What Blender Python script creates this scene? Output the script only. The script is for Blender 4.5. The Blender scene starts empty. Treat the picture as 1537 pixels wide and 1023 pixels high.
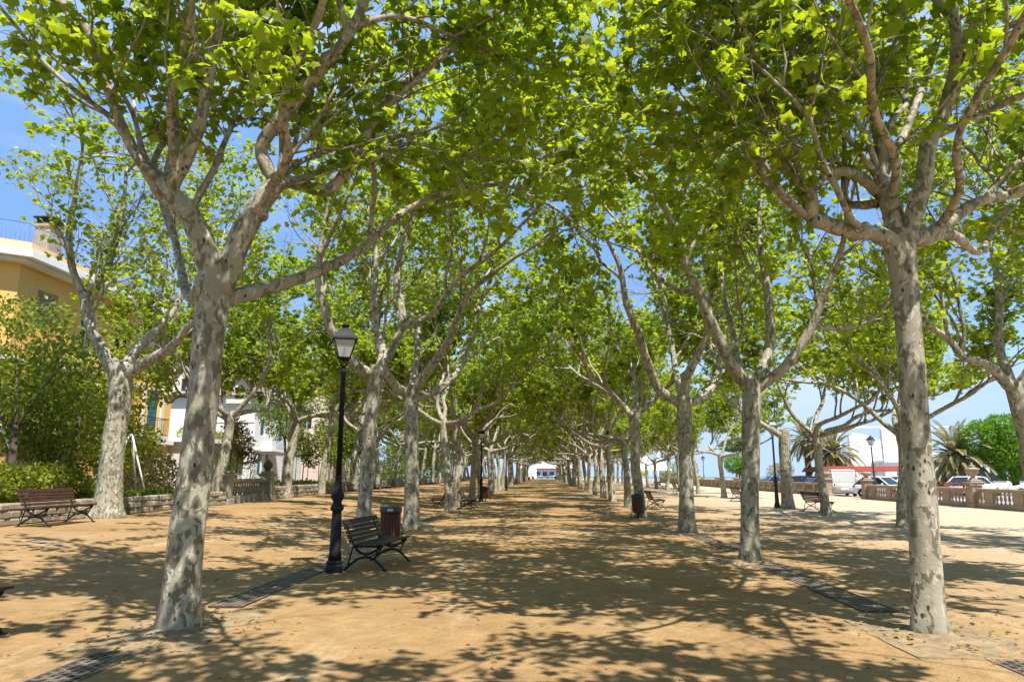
import bpy, math, random
import numpy as np
from mathutils import Vector, Matrix
C = bpy.context.scene.collection
PI = math.pi
R = math.radians

# ------------------------------------------------------------------ camera geometry
F, CX, CY, H = 1046., 768.5, 511.5, 1.65
T = math.atan(203. / F); PSI = math.atan(46.5 * math.cos(T) / F)
def ray(px, py):
    x = (px - CX) / F; y = -(py - CY) / F
    fy = math.cos(T) - y * math.sin(T); z = math.sin(T) + y * math.cos(T)
    return (x * math.cos(PSI) - fy * math.sin(PSI), x * math.sin(PSI) + fy * math.cos(PSI), z)
def at(px, py, D):
    X, Y, Z = ray(px, py); k = D / Y
    return Vector((X * k, D, H + Z * k))
def gz(x, y):                                   # the ground rises gently ahead and towards the house side
    t = min(1, max(0, (-x - 4.6) / 7.4)); t = t * t * (3 - 2 * t)
    return .004 * max(-20, min(y, 240)) + .44 * t
def gp(px, py):
    z = 0
    for _ in range(25):
        X, Y, Z = ray(px, py); k = (z - H) / Z
        p = (X * k, Y * k); z = .5 * z + .5 * gz(*p)
    return Vector((p[0], p[1], gz(*p)))

# ------------------------------------------------------------------ object helpers
def tag(o, label=None, cat=None, group=None, kind=None):
    if label: o['label'] = label
    if cat: o['category'] = cat
    if group: o['group'] = group
    if kind: o['kind'] = kind
    return o
def link(name, me, m=None, parent=None, loc=None):
    o = bpy.data.objects.new(name, me); C.objects.link(o)
    if m is not None and me is not None and len(me.materials) == 0:
        for k in (m if isinstance(m, (list, tuple)) else [m]): me.materials.append(k)
    if parent: o.parent = parent
    if loc is not None: o.location = loc
    return o
def thing(name, label, cat, loc=(0, 0, 0), rz=0, group=None):
    o = link(name, None); o.location = loc; o.rotation_euler = (0, 0, rz)
    return tag(o, label, cat, group)
def dup(root, loc, rz=0, label=None, group=None, scale=None):
    def cp(o, par):
        c = o.copy(); C.objects.link(c)
        if par: c.parent = par
        for ch in list(o.children): cp(ch, c)
        return c
    r = cp(root, None); r.location = loc; r.rotation_euler = (0, 0, rz)
    if scale: r.scale = scale if isinstance(scale, (tuple, list)) else (scale,) * 3
    if label: r['label'] = label
    if group: r['group'] = group
    return r
def np_mesh(name, V, Q=None, Tr=None, smooth=True, attr=None):
    me = bpy.data.meshes.new(name); V = np.asarray(V, np.float32)
    loops = []; starts = []; n = 0
    if Q is not None and len(Q):
        Q = np.asarray(Q, np.int32); loops.append(Q.ravel()); starts.append(np.arange(len(Q)) * 4); n = len(Q) * 4
    if Tr is not None and len(Tr):
        Tr = np.asarray(Tr, np.int32); loops.append(Tr.ravel()); starts.append(n + np.arange(len(Tr)) * 3)
    L = np.concatenate(loops); S = np.concatenate(starts)
    me.vertices.add(len(V)); me.vertices.foreach_set('co', V.ravel())
    me.loops.add(len(L)); me.loops.foreach_set('vertex_index', L)
    me.polygons.add(len(S)); me.polygons.foreach_set('loop_start', S.astype(np.int32))
    me.polygons.foreach_set('use_smooth', np.full(len(S), smooth))
    if attr is not None:
        a = me.attributes.new('tint', 'FLOAT', 'POINT'); a.data.foreach_set('value', np.asarray(attr, np.float32))
    me.update(calc_edges=True); me.validate()
    return me
class MB:
    """collects shapes and links them as one mesh object"""
    def __init__(s): s.v = []; s.f = []; s.sm = []; s.mi = []; s.M = Matrix()
    def add(s, vs, fs, smooth=False, mi=0):
        k = len(s.v); s.v += [tuple(s.M @ Vector(v)) for v in vs]
        s.f += [tuple(k + i for i in f) for f in fs]; s.sm += [smooth] * len(fs); s.mi += [mi] * len(fs)
        return s
    def box(s, c, d, rz=0, rot=None, mi=0, bev=0):
        x, y, z = [k / 2 for k in d]
        m = Matrix.Translation(c) @ (rot.to_4x4() if rot else Matrix.Rotation(rz, 4, 'Z'))
        if bev:
            b = min(bev, .45 * min(d)); vs = []; fs = []
            ring = lambda zz, i: [(x-i, -y+i+0, zz)]
            def oct_(zz, i):
                X, Yy = x - i, y - i
                return [(X, -Yy+b, zz), (X, Yy-b, zz), (X-b, Yy, zz), (-X+b, Yy, zz), (-X, Yy-b, zz), (-X, -Yy+b, zz), (-X+b, -Yy, zz), (X-b, -Yy, zz)]
            rings = [oct_(-z, b*.7), oct_(-z+b, 0), oct_(z-b, 0), oct_(z, b*.7)]
            for r_ in rings: vs += r_
            for k in range(3):
                for j in range(8): fs.append((k*8+j, k*8+(j+1) % 8, k*8+8+(j+1) % 8, k*8+8+j))
            fs += [tuple(range(7, -1, -1)), tuple(range(24, 32))]
        else:
            vs = [(a, b_, c_) for c_ in (-z, z) for b_ in (-y, y) for a in (-x, x)]
            fs = [(0, 2, 3, 1), (4, 5, 7, 6), (0, 1, 5, 4), (2, 6, 7, 3), (0, 4, 6, 2), (1, 3, 7, 5)]
        return s.add([m @ Vector(v) for v in vs], fs, mi=mi)
    def lathe(s, prof, c=(0, 0, 0), n=16, mi=0, smooth=True):
        vs = []; fs = []
        for r_, z in prof:
            vs += [(c[0] + r_ * math.cos(2*PI*j/n + PI/n), c[1] + r_ * math.sin(2*PI*j/n + PI/n), c[2] + z) for j in range(n)]
        for k in range(len(prof) - 1):
            for j in range(n): fs.append((k*n+j, k*n+(j+1) % n, k*n+n+(j+1) % n, k*n+n+j))
        fs += [tuple(range(n-1, -1, -1)), tuple(range((len(prof)-1)*n, len(prof)*n))]
        return s.add(vs, fs, smooth, mi)
    def bar(s, a, b, r_, n=8, r2=None, mi=0):
        P = np.array([a, b], float); V, Q, Tr = tube(P, [r_, r2 if r2 is not None else r_], n)
        s.add(V, [tuple(q) for q in Q] + [tuple(t) for t in Tr], True, mi); return s
    def tube(s, pts, rs, n=8, mi=0):
        P = np.array(pts, float)
        if np.isscalar(rs): rs = [rs] * len(P)
        V, Q, Tr = tube(P, rs, n); s.add(V, [tuple(q) for q in Q] + [tuple(t) for t in Tr], True, mi); return s
    def prism(s, poly, axis, a, b, mi=0):
        """poly of 2-d points extruded along axis 'x','y' or 'z' from a to b"""
        def P(u, v, w): return {'x': (w, u, v), 'y': (u, w, v), 'z': (u, v, w)}[axis]
        n = len(poly); vs = [P(u, v, a) for u, v in poly] + [P(u, v, b) for u, v in poly]
        fs = [tuple(range(n-1, -1, -1)), tuple(range(n, 2*n))] + [(i, (i+1) % n, n+(i+1) % n, n+i) for i in range(n)]
        return s.add(vs, fs, mi=mi)
    def build(s, name, m, parent=None, loc=None):
        me = bpy.data.meshes.new(name); me.from_pydata(s.v, [], s.f)
        me.polygons.foreach_set('use_smooth', s.sm); me.polygons.foreach_set('material_index', s.mi)
        import bmesh
        bm = bmesh.new(); bm.from_mesh(me); bmesh.ops.recalc_face_normals(bm, faces=bm.faces); bm.to_mesh(me); bm.free()
        me.update(); return link(name, me, m, parent, loc)

def tube(P, rs, n, lump=None):
    P = np.asarray(P, float); rs = np.asarray(rs, float); N = len(P)
    Tn = np.gradient(P, axis=0); Tn /= np.linalg.norm(Tn, axis=1)[:, None] + 1e-9
    E = np.eye(3); ref = E[np.argmin(np.abs(Tn @ E.T).max(0))]
    A = ref - (Tn @ ref)[:, None] * Tn; A /= np.linalg.norm(A, axis=1)[:, None] + 1e-9
    B = np.cross(Tn, A); th = np.arange(n) * 2 * PI / n
    rr = np.repeat(rs[:, None], n, 1)
    if lump is not None: rr = rr * lump(P, th)
    V = P[:, None] + rr[..., None] * (np.cos(th)[None, :, None] * A[:, None] + np.sin(th)[None, :, None] * B[:, None])
    i = np.arange(N - 1)[:, None] * n; j = np.arange(n)[None]; j2 = (j + 1) % n
    Q = np.stack([i + j, i + j2, i + n + j2, i + n + j], -1).reshape(-1, 4)
    V = np.concatenate([V.reshape(-1, 3), P[-1:], P[:1]]); k = N * n
    e = (N - 1) * n; jj = np.arange(n); j3 = (jj + 1) % n
    Tr = np.concatenate([np.stack([e + jj, e + j3, np.full(n, k)], -1), np.stack([j3, jj, np.full(n, k + 1)], -1)])
    return V, Q, Tr
def catmull(K, per=5):
    K = np.asarray(K, float); P = np.vstack([2 * K[0] - K[1], K, 2 * K[-1] - K[-2]]); out = []
    for i in range(1, len(P) - 2):
        p0, p1, p2, p3 = P[i-1:i+3]
        for t in np.arange(per) / per:
            out.append(.5 * (2*p1 + (p2-p0)*t + (2*p0-5*p1+4*p2-p3)*t*t + (3*p1-p0-3*p2+p3)*t**3))
    out.append(P[-2]); return np.array(out)

# ------------------------------------------------------------------ materials
class NT:
    def __init__(s, name):
        s.m = bpy.data.materials.new(name); s.m.use_nodes = True; s.t = s.m.node_tree; s.n = s.t.nodes; s.l = s.t.links
        s.b = s.n['Principled BSDF']; s.out = s.n['Material Output']
    def nd(s, ty, **kw):
        x = s.n.new(ty)
        for k, v in kw.items():
            if k.startswith('i_'): x.inputs[k[2:].replace('_', ' ')].default_value = v
            else: setattr(x, k, v)
        return x
    def k(s, a, b): s.l.new(a, b)
    def co(s, scale=(1, 1, 1), kind='Object'):
        c = s.nd('ShaderNodeTexCoord'); m = s.nd('ShaderNodeMapping'); m.inputs['Scale'].default_value = scale
        s.k(c.outputs[kind], m.inputs['Vector']); return m.outputs[0]
    def noise(s, v, sc, det=4, rough=.55, dist=0):
        x = s.nd('ShaderNodeTexNoise', i_Scale=sc, i_Detail=det, i_Roughness=rough, i_Distortion=dist); s.k(v, x.inputs['Vector']); return x.outputs['Fac']
    def vor(s, v, sc, feat='F1', out='Distance', rnd=1):
        x = s.nd('ShaderNodeTexVoronoi', feature=feat, i_Scale=sc); x.inputs['Randomness'].default_value = rnd; s.k(v, x.inputs['Vector']); return x.outputs[out]
    def ramp(s, f, stops, interp='LINEAR'):
        r_ = s.nd('ShaderNodeValToRGB'); e = r_.color_ramp; e.interpolation = interp
        while len(e.elements) < len(stops): e.elements.new(.5)
        for el, (p, c) in zip(e.elements, stops):
            el.position = p; el.color = (c, c, c, 1) if np.isscalar(c) else (*c, 1)
        s.k(f, r_.inputs[0]); return r_.outputs[0]
    def mix(s, f, a, b, mode='MIX'):
        x = s.nd('ShaderNodeMix', data_type='RGBA', blend_type=mode)
        for sock, v in ((x.inputs[0], f), (x.inputs[6], a), (x.inputs[7], b)):
            if hasattr(v, 'is_linked'): s.k(v, sock)
            elif np.isscalar(v): sock.default_value = v
            else: sock.default_value = (*v, 1)
        return x.outputs[2]
    def bump(s, h, st=.3, d=.02, prev=None):
        x = s.nd('ShaderNodeBump', i_Strength=st, i_Distance=d); s.k(h, x.inputs['Height'])
        if prev is not None: s.k(prev, x.inputs['Normal'])
        return x.outputs[0]
    def fin(s, col=None, rough=None, nrm=None, **kw):
        if col is not None:
            if hasattr(col, 'is_linked'): s.k(col, s.b.inputs['Base Color'])
            else: s.b.inputs['Base Color'].default_value = (*col, 1)
        if rough is not None:
            if hasattr(rough, 'is_linked'): s.k(rough, s.b.inputs['Roughness'])
            else: s.b.inputs['Roughness'].default_value = rough
        if nrm is not None: s.k(nrm, s.b.inputs['Normal'])
        for k, v in kw.items(): s.b.inputs[k.replace('_', ' ')].default_value = v
        return s.m
def plain(name, col, rough=.6, var=.25, sc=6, bump=.15, d=.01, **kw):
    t = NT(name); v = t.co(); n = t.noise(v, sc, 6)
    c2 = tuple(x * (1 - var) for x in col); c3 = tuple(min(1, x * (1 + var * .5)) for x in col)
    return t.fin(t.ramp(n, [(.3, c2), (.7, c3)]), rough, t.bump(t.noise(v, sc * 9, 4), bump, d), **kw)

def mat_bark():
    t = NT('plane_bark'); v = t.co((1, 1, .6)); 
    oi = t.nd('ShaderNodeObjectInfo'); ad = t.nd('ShaderNodeVectorMath', operation='ADD')
    t.k(v, ad.inputs[0]); mu = t.nd('ShaderNodeMath', operation='MULTIPLY'); mu.inputs[1].default_value = 37
    t.k(oi.outputs['Random'], mu.inputs[0]); t.k(mu.outputs[0], ad.inputs[1]); v = ad.outputs[0]
    big = t.noise(v, 1.3, 3); base = t.ramp(big, [(.3, (.295, .26, .185)), (.55, (.36, .325, .24)), (.75, (.44, .405, .31))])
    p1 = t.ramp(t.noise(v, 9, 3, .55, .6), [(.52, 0), (.56, 1)]); c = t.mix(p1, base, (.185, .165, .108))
    p2 = t.ramp(t.noise(v, 14, 3, .5, .5), [(.585, 0), (.60, 1)]); c = t.mix(p2, c, (.47, .44, .345))
    p3 = t.ramp(t.noise(v, 8, 3, .55, .9), [(.65, 0), (.67, 1)]); c = t.mix(p3, c, (.165, .135, .09))
    sp = t.ramp(t.vor(v, 7.5), [(.10, 1), (.15, 0)]); c = t.mix(sp, c, (.07, .052, .035))
    fine = t.noise(v, 45, 5); c = t.mix(.35, c, t.ramp(fine, [(.25, .55), (.75, 1)]), 'MULTIPLY')
    h = t.mix(.5, p1, p3); b = t.bump(h, .5, .012); b = t.bump(fine, .35, .01, b); b = t.bump(t.noise(v, 9, 3), .4, .03, b)
    return t.fin(c, .8, b, Specular_IOR_Level=.25)
def mat_leaf(name, dark, mid, light, tr, trf=.5, rough=.42):
    t = NT(name); a = t.nd('ShaderNodeAttribute', attribute_name='tint'); f = a.outputs['Fac']
    col = t.ramp(f, [(0, dark), (.5, mid), (1, light)]); trc = t.ramp(f, [(0, tuple(x * .7 for x in tr)), (1, tr)])
    t.fin(col, rough, Specular_IOR_Level=.35)
    q = t.nd('ShaderNodeBsdfTranslucent'); t.k(trc, q.inputs['Color'])
    mx = t.nd('ShaderNodeMixShader'); mx.inputs[0].default_value = trf
    t.k(t.b.outputs[0], mx.inputs[1]); t.k(q.outputs[0], mx.inputs[2]); t.k(mx.outputs[0], t.out.inputs['Surface'])
    return t.m
def mat_sand():
    t = NT('sandy_ground'); v = t.co()
    c = t.ramp(t.noise(v, .35, 5, .6), [(.3, (.33, .20, .087)), (.5, (.39, .245, .111)), (.7, (.44, .29, .142))])
    c = t.mix(.8, c, t.ramp(t.noise(v, 3.2, 6, .7), [(.3, .62), (.68, 1.0)]), 'MULTIPLY'); c = t.mix(.6, c, t.ramp(t.noise(v, 38, 4, .7), [(.3, .6), (.65, 1)]), 'MULTIPLY')
    c = t.mix(t.ramp(t.noise(t.co((1, .25, 1)), 1.1, 5, .7), [(.56, 0), (.72, .55)]), c, (.52, .40, .25))
    # paler, greyer sand towards the sea side
    sx = t.nd('ShaderNodeSeparateXYZ'); t.k(v, sx.inputs[0])
    mr = t.nd('ShaderNodeMapRange'); mr.inputs[1].default_value = 4; mr.inputs[2].default_value = 13; t.k(sx.outputs[0], mr.inputs[0])
    c = t.mix(t.mix(.85, mr.outputs[0], (0, 0, 0), 'MIX') if False else mr.outputs[0], c, t.ramp(t.noise(v, 4, 6, .7), [(.3, (.40, .295, .185)), (.7, (.51, .405, .285))]))
    g = t.vor(v, 70); gm = t.ramp(t.noise(v, 26, 3), [(.60, 0), (.68, 1)])
    c = t.mix(t.mix(1, gm, t.ramp(g, [(.18, .5), (.26, 0)]), 'MULTIPLY'), c, (.24, .17, .10))
    sp = t.ramp(t.vor(v, 16), [(.045, 1), (.07, 0)]); c = t.mix(t.mix(1, sp, t.ramp(t.noise(v, 1.7, 2), [(.45, 0), (.6, .8)]), 'MULTIPLY'), c, (.16, .11, .065))
    b = t.bump(t.noise(v, 2.5, 5, .6), .7, .10); b = t.bump(t.noise(v, 11, 6, .7), .8, .035, b); b = t.bump(t.noise(v, 90, 3), .35, .006, b)
    return t.fin(c, .95, b, Specular_IOR_Level=.1)
def mat_glass(name, col, rough=.06, **kw):
    t = NT(name); return t.fin(col, rough, Specular_IOR_Level=.6, **kw)
def mat_tiles():
    t = NT('roof_tiles'); v = t.co()
    w = t.nd('ShaderNodeTexBrick', i_Scale=1.0); w.inputs['Brick Width'].default_value = .30; w.inputs['Row Height'].default_value = .22
    w.inputs['Mortar Size'].default_value = .018; w.inputs['Color1'].default_value = (.30, .17, .125, 1); w.inputs['Color2'].default_value = (.42, .33, .29, 1); w.inputs['Mortar'].default_value = (.09, .055, .045, 1)
    cb = t.nd('ShaderNodeCombineXYZ'); sx = t.nd('ShaderNodeSeparateXYZ'); t.k(v, sx.inputs[0])
    ax = t.nd('ShaderNodeMath', operation='ADD'); t.k(sx.outputs[0], ax.inputs[0]); t.k(sx.outputs[1], ax.inputs[1])
    t.k(ax.outputs[0], cb.inputs[0]); t.k(sx.outputs[2], cb.inputs[1]); t.k(cb.outputs[0], w.inputs['Vector'])
    c = t.mix(.5, w.outputs['Color'], t.ramp(t.noise(v, 2, 4), [(.3, .6), (.7, 1)]), 'MULTIPLY')
    return t.fin(c, .85, t.bump(w.outputs['Fac'], .8, -.04))
def mat_stone(name, col, var=.35):
    t = NT(name); v = t.co()
    c = t.ramp(t.noise(v, 1.4, 7, .65), [(.3, tuple(x * (1 - var) for x in col)), (.7, col)])
    c = t.mix(t.ramp(t.noise(v, 9, 5, .7), [(.55, 0), (.68, .6)]), c, tuple(x * .45 for x in col))
    c = t.mix(t.ramp(t.noise(v, 5, 4), [(.62, 0), (.7, .5)]), c, tuple(min(1, x * 1.35) for x in col))
    return t.fin(c, .9, t.bump(t.noise(v, 30, 5, .7), .5, .02))
def mat_plaster(name, col, var=.12):
    t = NT(name); v = t.co((1, 1, .35))
    c = t.ramp(t.noise(v, .8, 6, .65), [(.3, tuple(x * (1 - var) for x in col)), (.7, col)])
    return t.fin(c, .85, t.bump(t.noise(t.co(), 40, 4), .15, .01))
def mat_wood(name, col):
    t = NT(name); v = t.co((30, 1.2, 30)); n = t.noise(v, 1.5, 6, .6)
    c = t.ramp(n, [(.3, tuple(x * .55 for x in col)), (.7, tuple(x * 1.25 for x in col))])
    return t.fin(c, .6, t.bump(n, .35, .006), Specular_IOR_Level=.4)
M = {}
M['bark'] = mat_bark()
M['leaf'] = mat_leaf('plane_leaf', (.024, .064, .006), (.09, .165, .010), (.25, .30, .018), (.60, .72, .020), .52)
M['dark_leaf'] = mat_leaf('garden_leaf', (.03, .07, .010), (.075, .13, .015), (.24, .26, .03), (.36, .42, .03), .45)
M['lime_leaf'] = mat_leaf('hedge_leaf', (.09, .14, .012), (.19, .23, .02), (.30, .31, .03), (.5, .52, .04), .4)
M['ivy_leaf'] = mat_leaf('ivy_leaf', (.05, .12, .012), (.13, .25, .018), (.22, .36, .03), (.3, .55, .03), .35)
M['palm_leaf'] = mat_leaf('palm_leaf', (.18, .19, .06), (.32, .31, .12), (.48, .40, .20), (.45, .40, .16), .3)
M['pine_leaf'] = mat_leaf('pine_needles', (.05, .10, .02), (.09, .15, .025), (.15, .21, .04), (.2, .3, .04), .25)
M['dry_leaf'] = mat_leaf('dry_leaf', (.16, .09, .03), (.26, .17, .05), (.36, .30, .06), (.3, .22, .05), .2, .7)
M['sand'] = mat_sand()
M['soil'] = plain('pit_soil', (.33, .235, .13), .95, .45, 7, .9, .03)
M['garden'] = plain('garden_earth', (.16, .12, .07), .95, .5, 2, .8, .05)
M['land'] = plain('land', (.20, .17, .11), .95, .4, .05)
M['asphalt'] = plain('parking_asphalt', (.30, .27, .24), .9, .2, .5, .3)
M['iron'] = plain('black_iron', (.014, .016, .017), .62, .4, 8, .25, .006, Specular_IOR_Level=.25)
M['green_iron'] = plain('green_iron', (.014, .035, .03), .42, .4, 8, .2, .006)
M['grate'] = plain('dusty_iron', (.19, .145, .10), .85, .6, 5, .4, .006)
M['dark'] = plain('drain_dark', (.035, .026, .018), .95, .5, 5)
M['silt'] = plain('drain_silt', (.06, .043, .026), .95, .5, 3, .5)
M['wood'] = mat_wood('dark_bench_wood', (.030, .017, .010))
M['wood_red'] = mat_wood('red_brown_wood', (.058, .022, .013))
M['bin_wood'] = mat_wood('bin_wood', (.10, .036, .02))
M['lid'] = plain('bin_lid', (.02, .026, .03), .4, .3, 8)
M['lid_blue'] = plain('sticker_blue', (.10, .38, .55), .4, .1, 8)
M['lid_white'] = plain('sticker_white', (.75, .8, .82), .4, .1, 8)
M['stone'] = mat_stone('balustrade_sandstone', (.40, .305, .205))
M['grey_stone'] = mat_stone('grey_stone', (.34, .30, .24))
M['rubble'] = mat_stone('rubble_stone', (.36, .30, .21), .5)
M['yellow'] = mat_plaster('ochre_plaster', (.80, .46, .13))
M['peach'] = mat_plaster('pale_orange_plaster', (.80, .56, .33))
M['white'] = mat_plaster('white_plaster', (.80, .78, .74))
M['cream'] = mat_plaster('cream_plaster', (.74, .67, .56))
M['pink'] = mat_plaster('pink_plaster', (.78, .58, .47))
M['grey_wall'] = mat_plaster('grey_plaster', (.34, .29, .24))
M['brick'] = mat_stone('chimney_brick', (.42, .36, .29), .5)
M['tiles'] = mat_tiles()
M['red_tile'] = plain('red_tile', (.25, .095, .062), .85, .4, 9, .5)
M['awning'] = plain('red_awning', (.45, .09, .06), .8, .2, 4)
M['teal'] = plain('teal_shutter', (.02, .24, .33), .5, .2, 8)
M['win'] = mat_glass('dark_window', (.02, .025, .03))
M['lglass'] = None
M['wire'] = plain('galvanised_wire', (.42, .43, .42), .5, .2, 10, Metallic=.4)
M['rail_blue'] = plain('blue_rail', (.10, .22, .40), .5, .2, 10)
M['pole'] = plain('white_pole', (.72, .70, .66), .6, .15, 6)
M['trunk_brown'] = plain('brown_trunk', (.12, .085, .055), .9, .5, 8, .7, .03)
M['palm_trunk'] = plain('palm_trunk', (.26, .17, .10), .95, .6, 9, 1, .06)
M['rubber'] = plain('rubber', (.015, .015, .016), .8, .2, 8)
M['chrome'] = plain('rim_metal', (.5, .51, .52), .3, .1, 8, Metallic=.8)
M['lamp_red'] = plain('tail_lamp', (.4, .02, .02), .25, .1, 8)
M['lamp_clear'] = plain('head_lamp', (.75, .77, .78), .15, .1, 8)
M['yellow_sign'] = plain('yellow_paint', (.85, .62, .03), .6, .1, 8)
M['brown_leaf'] = plain('terracotta', (.28, .11, .06), .9, .3, 9)
def paint(name, col): return plain(name, col, .25, .06, 3, .02, .002, Coat_Weight=.6, Specular_IOR_Level=.5)
M['p_white'] = paint('white_paint', (.78, .78, .78)); M['p_grey'] = plain('dusty_grey_paint', (.55, .53, .50), .5, .15, 20)
M['p_dark'] = paint('dark_paint', (.02, .024, .035)); M['p_blue'] = paint('blue_paint', (.10, .24, .42)); M['p_silver'] = paint('silver_paint', (.48, .52, .56))
M['p_red'] = paint('red_paint', (.45, .03, .03))
t = NT('lantern_glass'); t.b.inputs['Transmission Weight'].default_value = .55
M['lglass'] = t.fin((.82, .80, .76), .35, IOR=1.3)
t = NT('sea_water'); v = t.co()
M['sea'] = t.fin(t.ramp(t.noise(v, .01, 3), [(.3, (.035, .15, .26)), (.7, (.05, .20, .33))]), .35, t.bump(t.noise(t.co((1, .35, 1)), .6, 5), .35, .5), Specular_IOR_Level=.35)

# ------------------------------------------------------------------ foliage
OUT = [(0, 0), (.20, -.10), (.50, .02), (.38, .20), (.62, .52), (.30, .60), (0, 1.0), (-.30, .60), (-.62, .52), (-.38, .20), (-.50, .02), (-.20, -.10)]
LT = np.array([(0, .34, .03)] + [(x, y, -.16 * y * y - .22 * abs(x)) for x, y in OUT])
LF = np.array([(0, i, i % 12 + 1) for i in range(1, 13)])
DT = np.array([(0, 0, 0), (.28, .4, -.06), (0, 1, -.15), (-.28, .4, -.06)]); DF = np.array([(0, 1, 2), (0, 2, 3)])
def nrm(a): return a / (np.linalg.norm(a, axis=-1, keepdims=True) + 1e-9)
def leaves_mesh(name, P, D, S, rng, tpl='plane', flat=1.0, droop=.25, tint=None):
    TV, TF = (LT, LF) if tpl == 'plane' else (DT, DF)
    n = len(P); D = nrm(np.asarray(D) + np.array([0, 0, -droop]))
    N = rng.normal(size=(n, 3)) * .75 + np.array([0, 0, flat]); N = nrm(N - (N * D).sum(1)[:, None] * D)
    X = np.cross(D, N); tv = TV[None] * S[:, None, None]
    V = P[:, None] + tv[..., 0:1] * X[:, None] + tv[..., 1:2] * D[:, None] + tv[..., 2:3] * N[:, None]
    m = len(TV); Fa = (np.arange(n)[:, None, None] * m + TF[None]).reshape(-1, 3)
    if tint is None: tint = np.clip(rng.normal(.5, .22, n), 0, 1)
    return np_mesh(name, V.reshape(-1, 3), None, Fa, False, np.repeat(tint, m))

class Grow:
    CH = {1: (4, .40, (1.9, 3.2), .042), 2: (5, .25, (1.0, 1.8), .016), 3: (5, .15, (.45, .9), .006)}
    SIDES = {0: 18, 1: 12, 2: 8, 3: 5, 4: 3}
    def __init__(s, seed, dens=1.0, leaf=(.125, .20)):
        s.r = np.random.default_rng(seed); s.V = []; s.Q = []; s.T = []; s.n = 0; s.lp = []; s.ld = []; s.dens = dens; s.leaf = leaf; s.top = 99; s.fac = 1; s.cl = 0; s.lt = []
    def put(s, P, rs, n, lump=None):
        V, Q, Tr = tube(P, rs, n, lump); s.V.append(V); s.Q.append(Q + s.n); s.T.append(Tr + s.n); s.n += len(V)
    def trunk(s, K, flare=.45):
        """K: control points x,y,z,r from the ground up"""
        A = catmull(K, 8); P, rs = A[:, :3], A[:, 3] * (1 + flare * np.exp(-np.maximum(A[:, 2] - A[0, 2], 0) / .17))
        P[0, 2] -= .15; ph = s.r.uniform(0, 6, 6); z0 = A[0, 2]
        def lump(P, th):
            z = (P[:, 2] - z0)[:, None]
            return 1 + .14 * np.exp(-np.maximum(z, 0) / .30) * np.sin(4 * th + ph[0]) + .035 * np.sin(2 * th + ph[1] + 1.7 * z) + .03 * np.sin(3 * th + ph[2] - 2.9 * z) + .02 * np.sin(5 * th + 6 * z + ph[3])
        s.put(P, rs, 22, lump)
    def stub(s, p, d, r):
        d = nrm(d); s.put([p, p + d * r * 1.2, p + d * r * 1.9, p + d * r * 2.2], [r * .9, r * 1.0, r * .95, r * .6], 8)
    def limb(s, K, lvl=1, kids=True, n=None):
        A = catmull(K, 5); P, rs = A[:, :3], A[:, 3].copy()
        if lvl <= 2: rs *= 1 + .06 * np.sin(np.arange(len(rs)) * 1.9 + s.r.uniform(0, 6)) + s.r.normal(0, .025, len(rs))
        s.put(P, rs, s.SIDES[lvl])
        if lvl == 1:
            for _ in range(s.r.integers(3, 7)):
                i = s.r.integers(2, len(P)); s.stub(P[i], s.r.normal(size=3) + np.array([0, 0, .3]), rs[i] * s.r.uniform(.35, .85))
        if kids: s.kids(P, rs, lvl, n)
    def kids(s, P, rs, lvl, n=None):
        if lvl == 4:
            s.leafy(P, .1, 22); return
        n0, tmin, ln, r0 = s.CH[lvl]; n = max(3, n - 2) if n else n0
        if lvl == 3: s.leafy(P, .4, 11)
        m = len(P)
        for k in range(n + 2):
            tip = k >= n; t = 1 if tip else tmin + (1 - tmin) * (k + s.r.uniform(0, 1)) / n
            i = min(m - 1, int(t * (m - 1))); tg = nrm(P[min(i + 1, m - 1)] - P[max(i - 1, 0)])
            rd = s.r.normal(size=3); rd = nrm(rd - rd @ tg * tg); a = s.r.uniform(.25, .5) if tip else s.r.uniform(.55, 1.15)
            d = nrm(math.cos(a) * tg + math.sin(a) * rd + np.array([0, 0, .28 if lvl < 3 else .1]))
            L = s.r.uniform(*ln) * (1.1 if tip else 1); r = min(r0 * s.r.uniform(.8, 1.2), rs[i] * .75)
            s.shoot(P[i], d, L, r, lvl + 1)
    def shoot(s, p, d, L, r, lvl):
        if lvl == 3: s.fac = 0 if s.r.uniform() < .30 else s.r.uniform(.9, 1.8); s.cl = s.r.normal()
        n = {2: 7, 3: 5, 4: 3}[lvl]; pts = [p]; up = {2: .07, 3: .02, 4: -.03}[lvl]
        for k in range(n):
            d = nrm(d + s.r.normal(size=3) * (.17 if lvl < 4 else .12) + np.array([0, 0, up]))
            if pts[-1][2] > s.top: d = nrm(d * np.array([1, 1, .2]))
            if pts[-1][2] < 5.0: d = nrm(d + np.array([0, 0, .45]))
            pts.append(pts[-1] + d * L / n)
        P = np.array(pts); rs = np.linspace(r, r * .42, n + 1)
        if lvl == 2: P = catmull(P, 2); rs = np.linspace(r, r * .42, len(P)); rs[::4] *= 1.12
        s.put(P, rs, s.SIDES[lvl]); s.kids(P, rs, lvl)
    def leafy(s, P, t0, n):
        n = int(n * s.dens * s.fac + s.r.uniform(0, 1))
        for t in t0 + (1 - t0) * (np.arange(n) + s.r.uniform(0, 1, n)) / n:
            x = t * (len(P) - 1); i = min(int(x), len(P) - 2); f = x - i; tg = nrm(P[i + 1] - P[i])
            d = nrm(tg * .5 + s.r.normal(size=3) * np.array([1, 1, .55])); s.lp.append(P[i] * (1 - f) + P[i + 1] * f + d * s.r.uniform(.02, .09)); s.ld.append(d); s.lt.append(s.cl)
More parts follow.
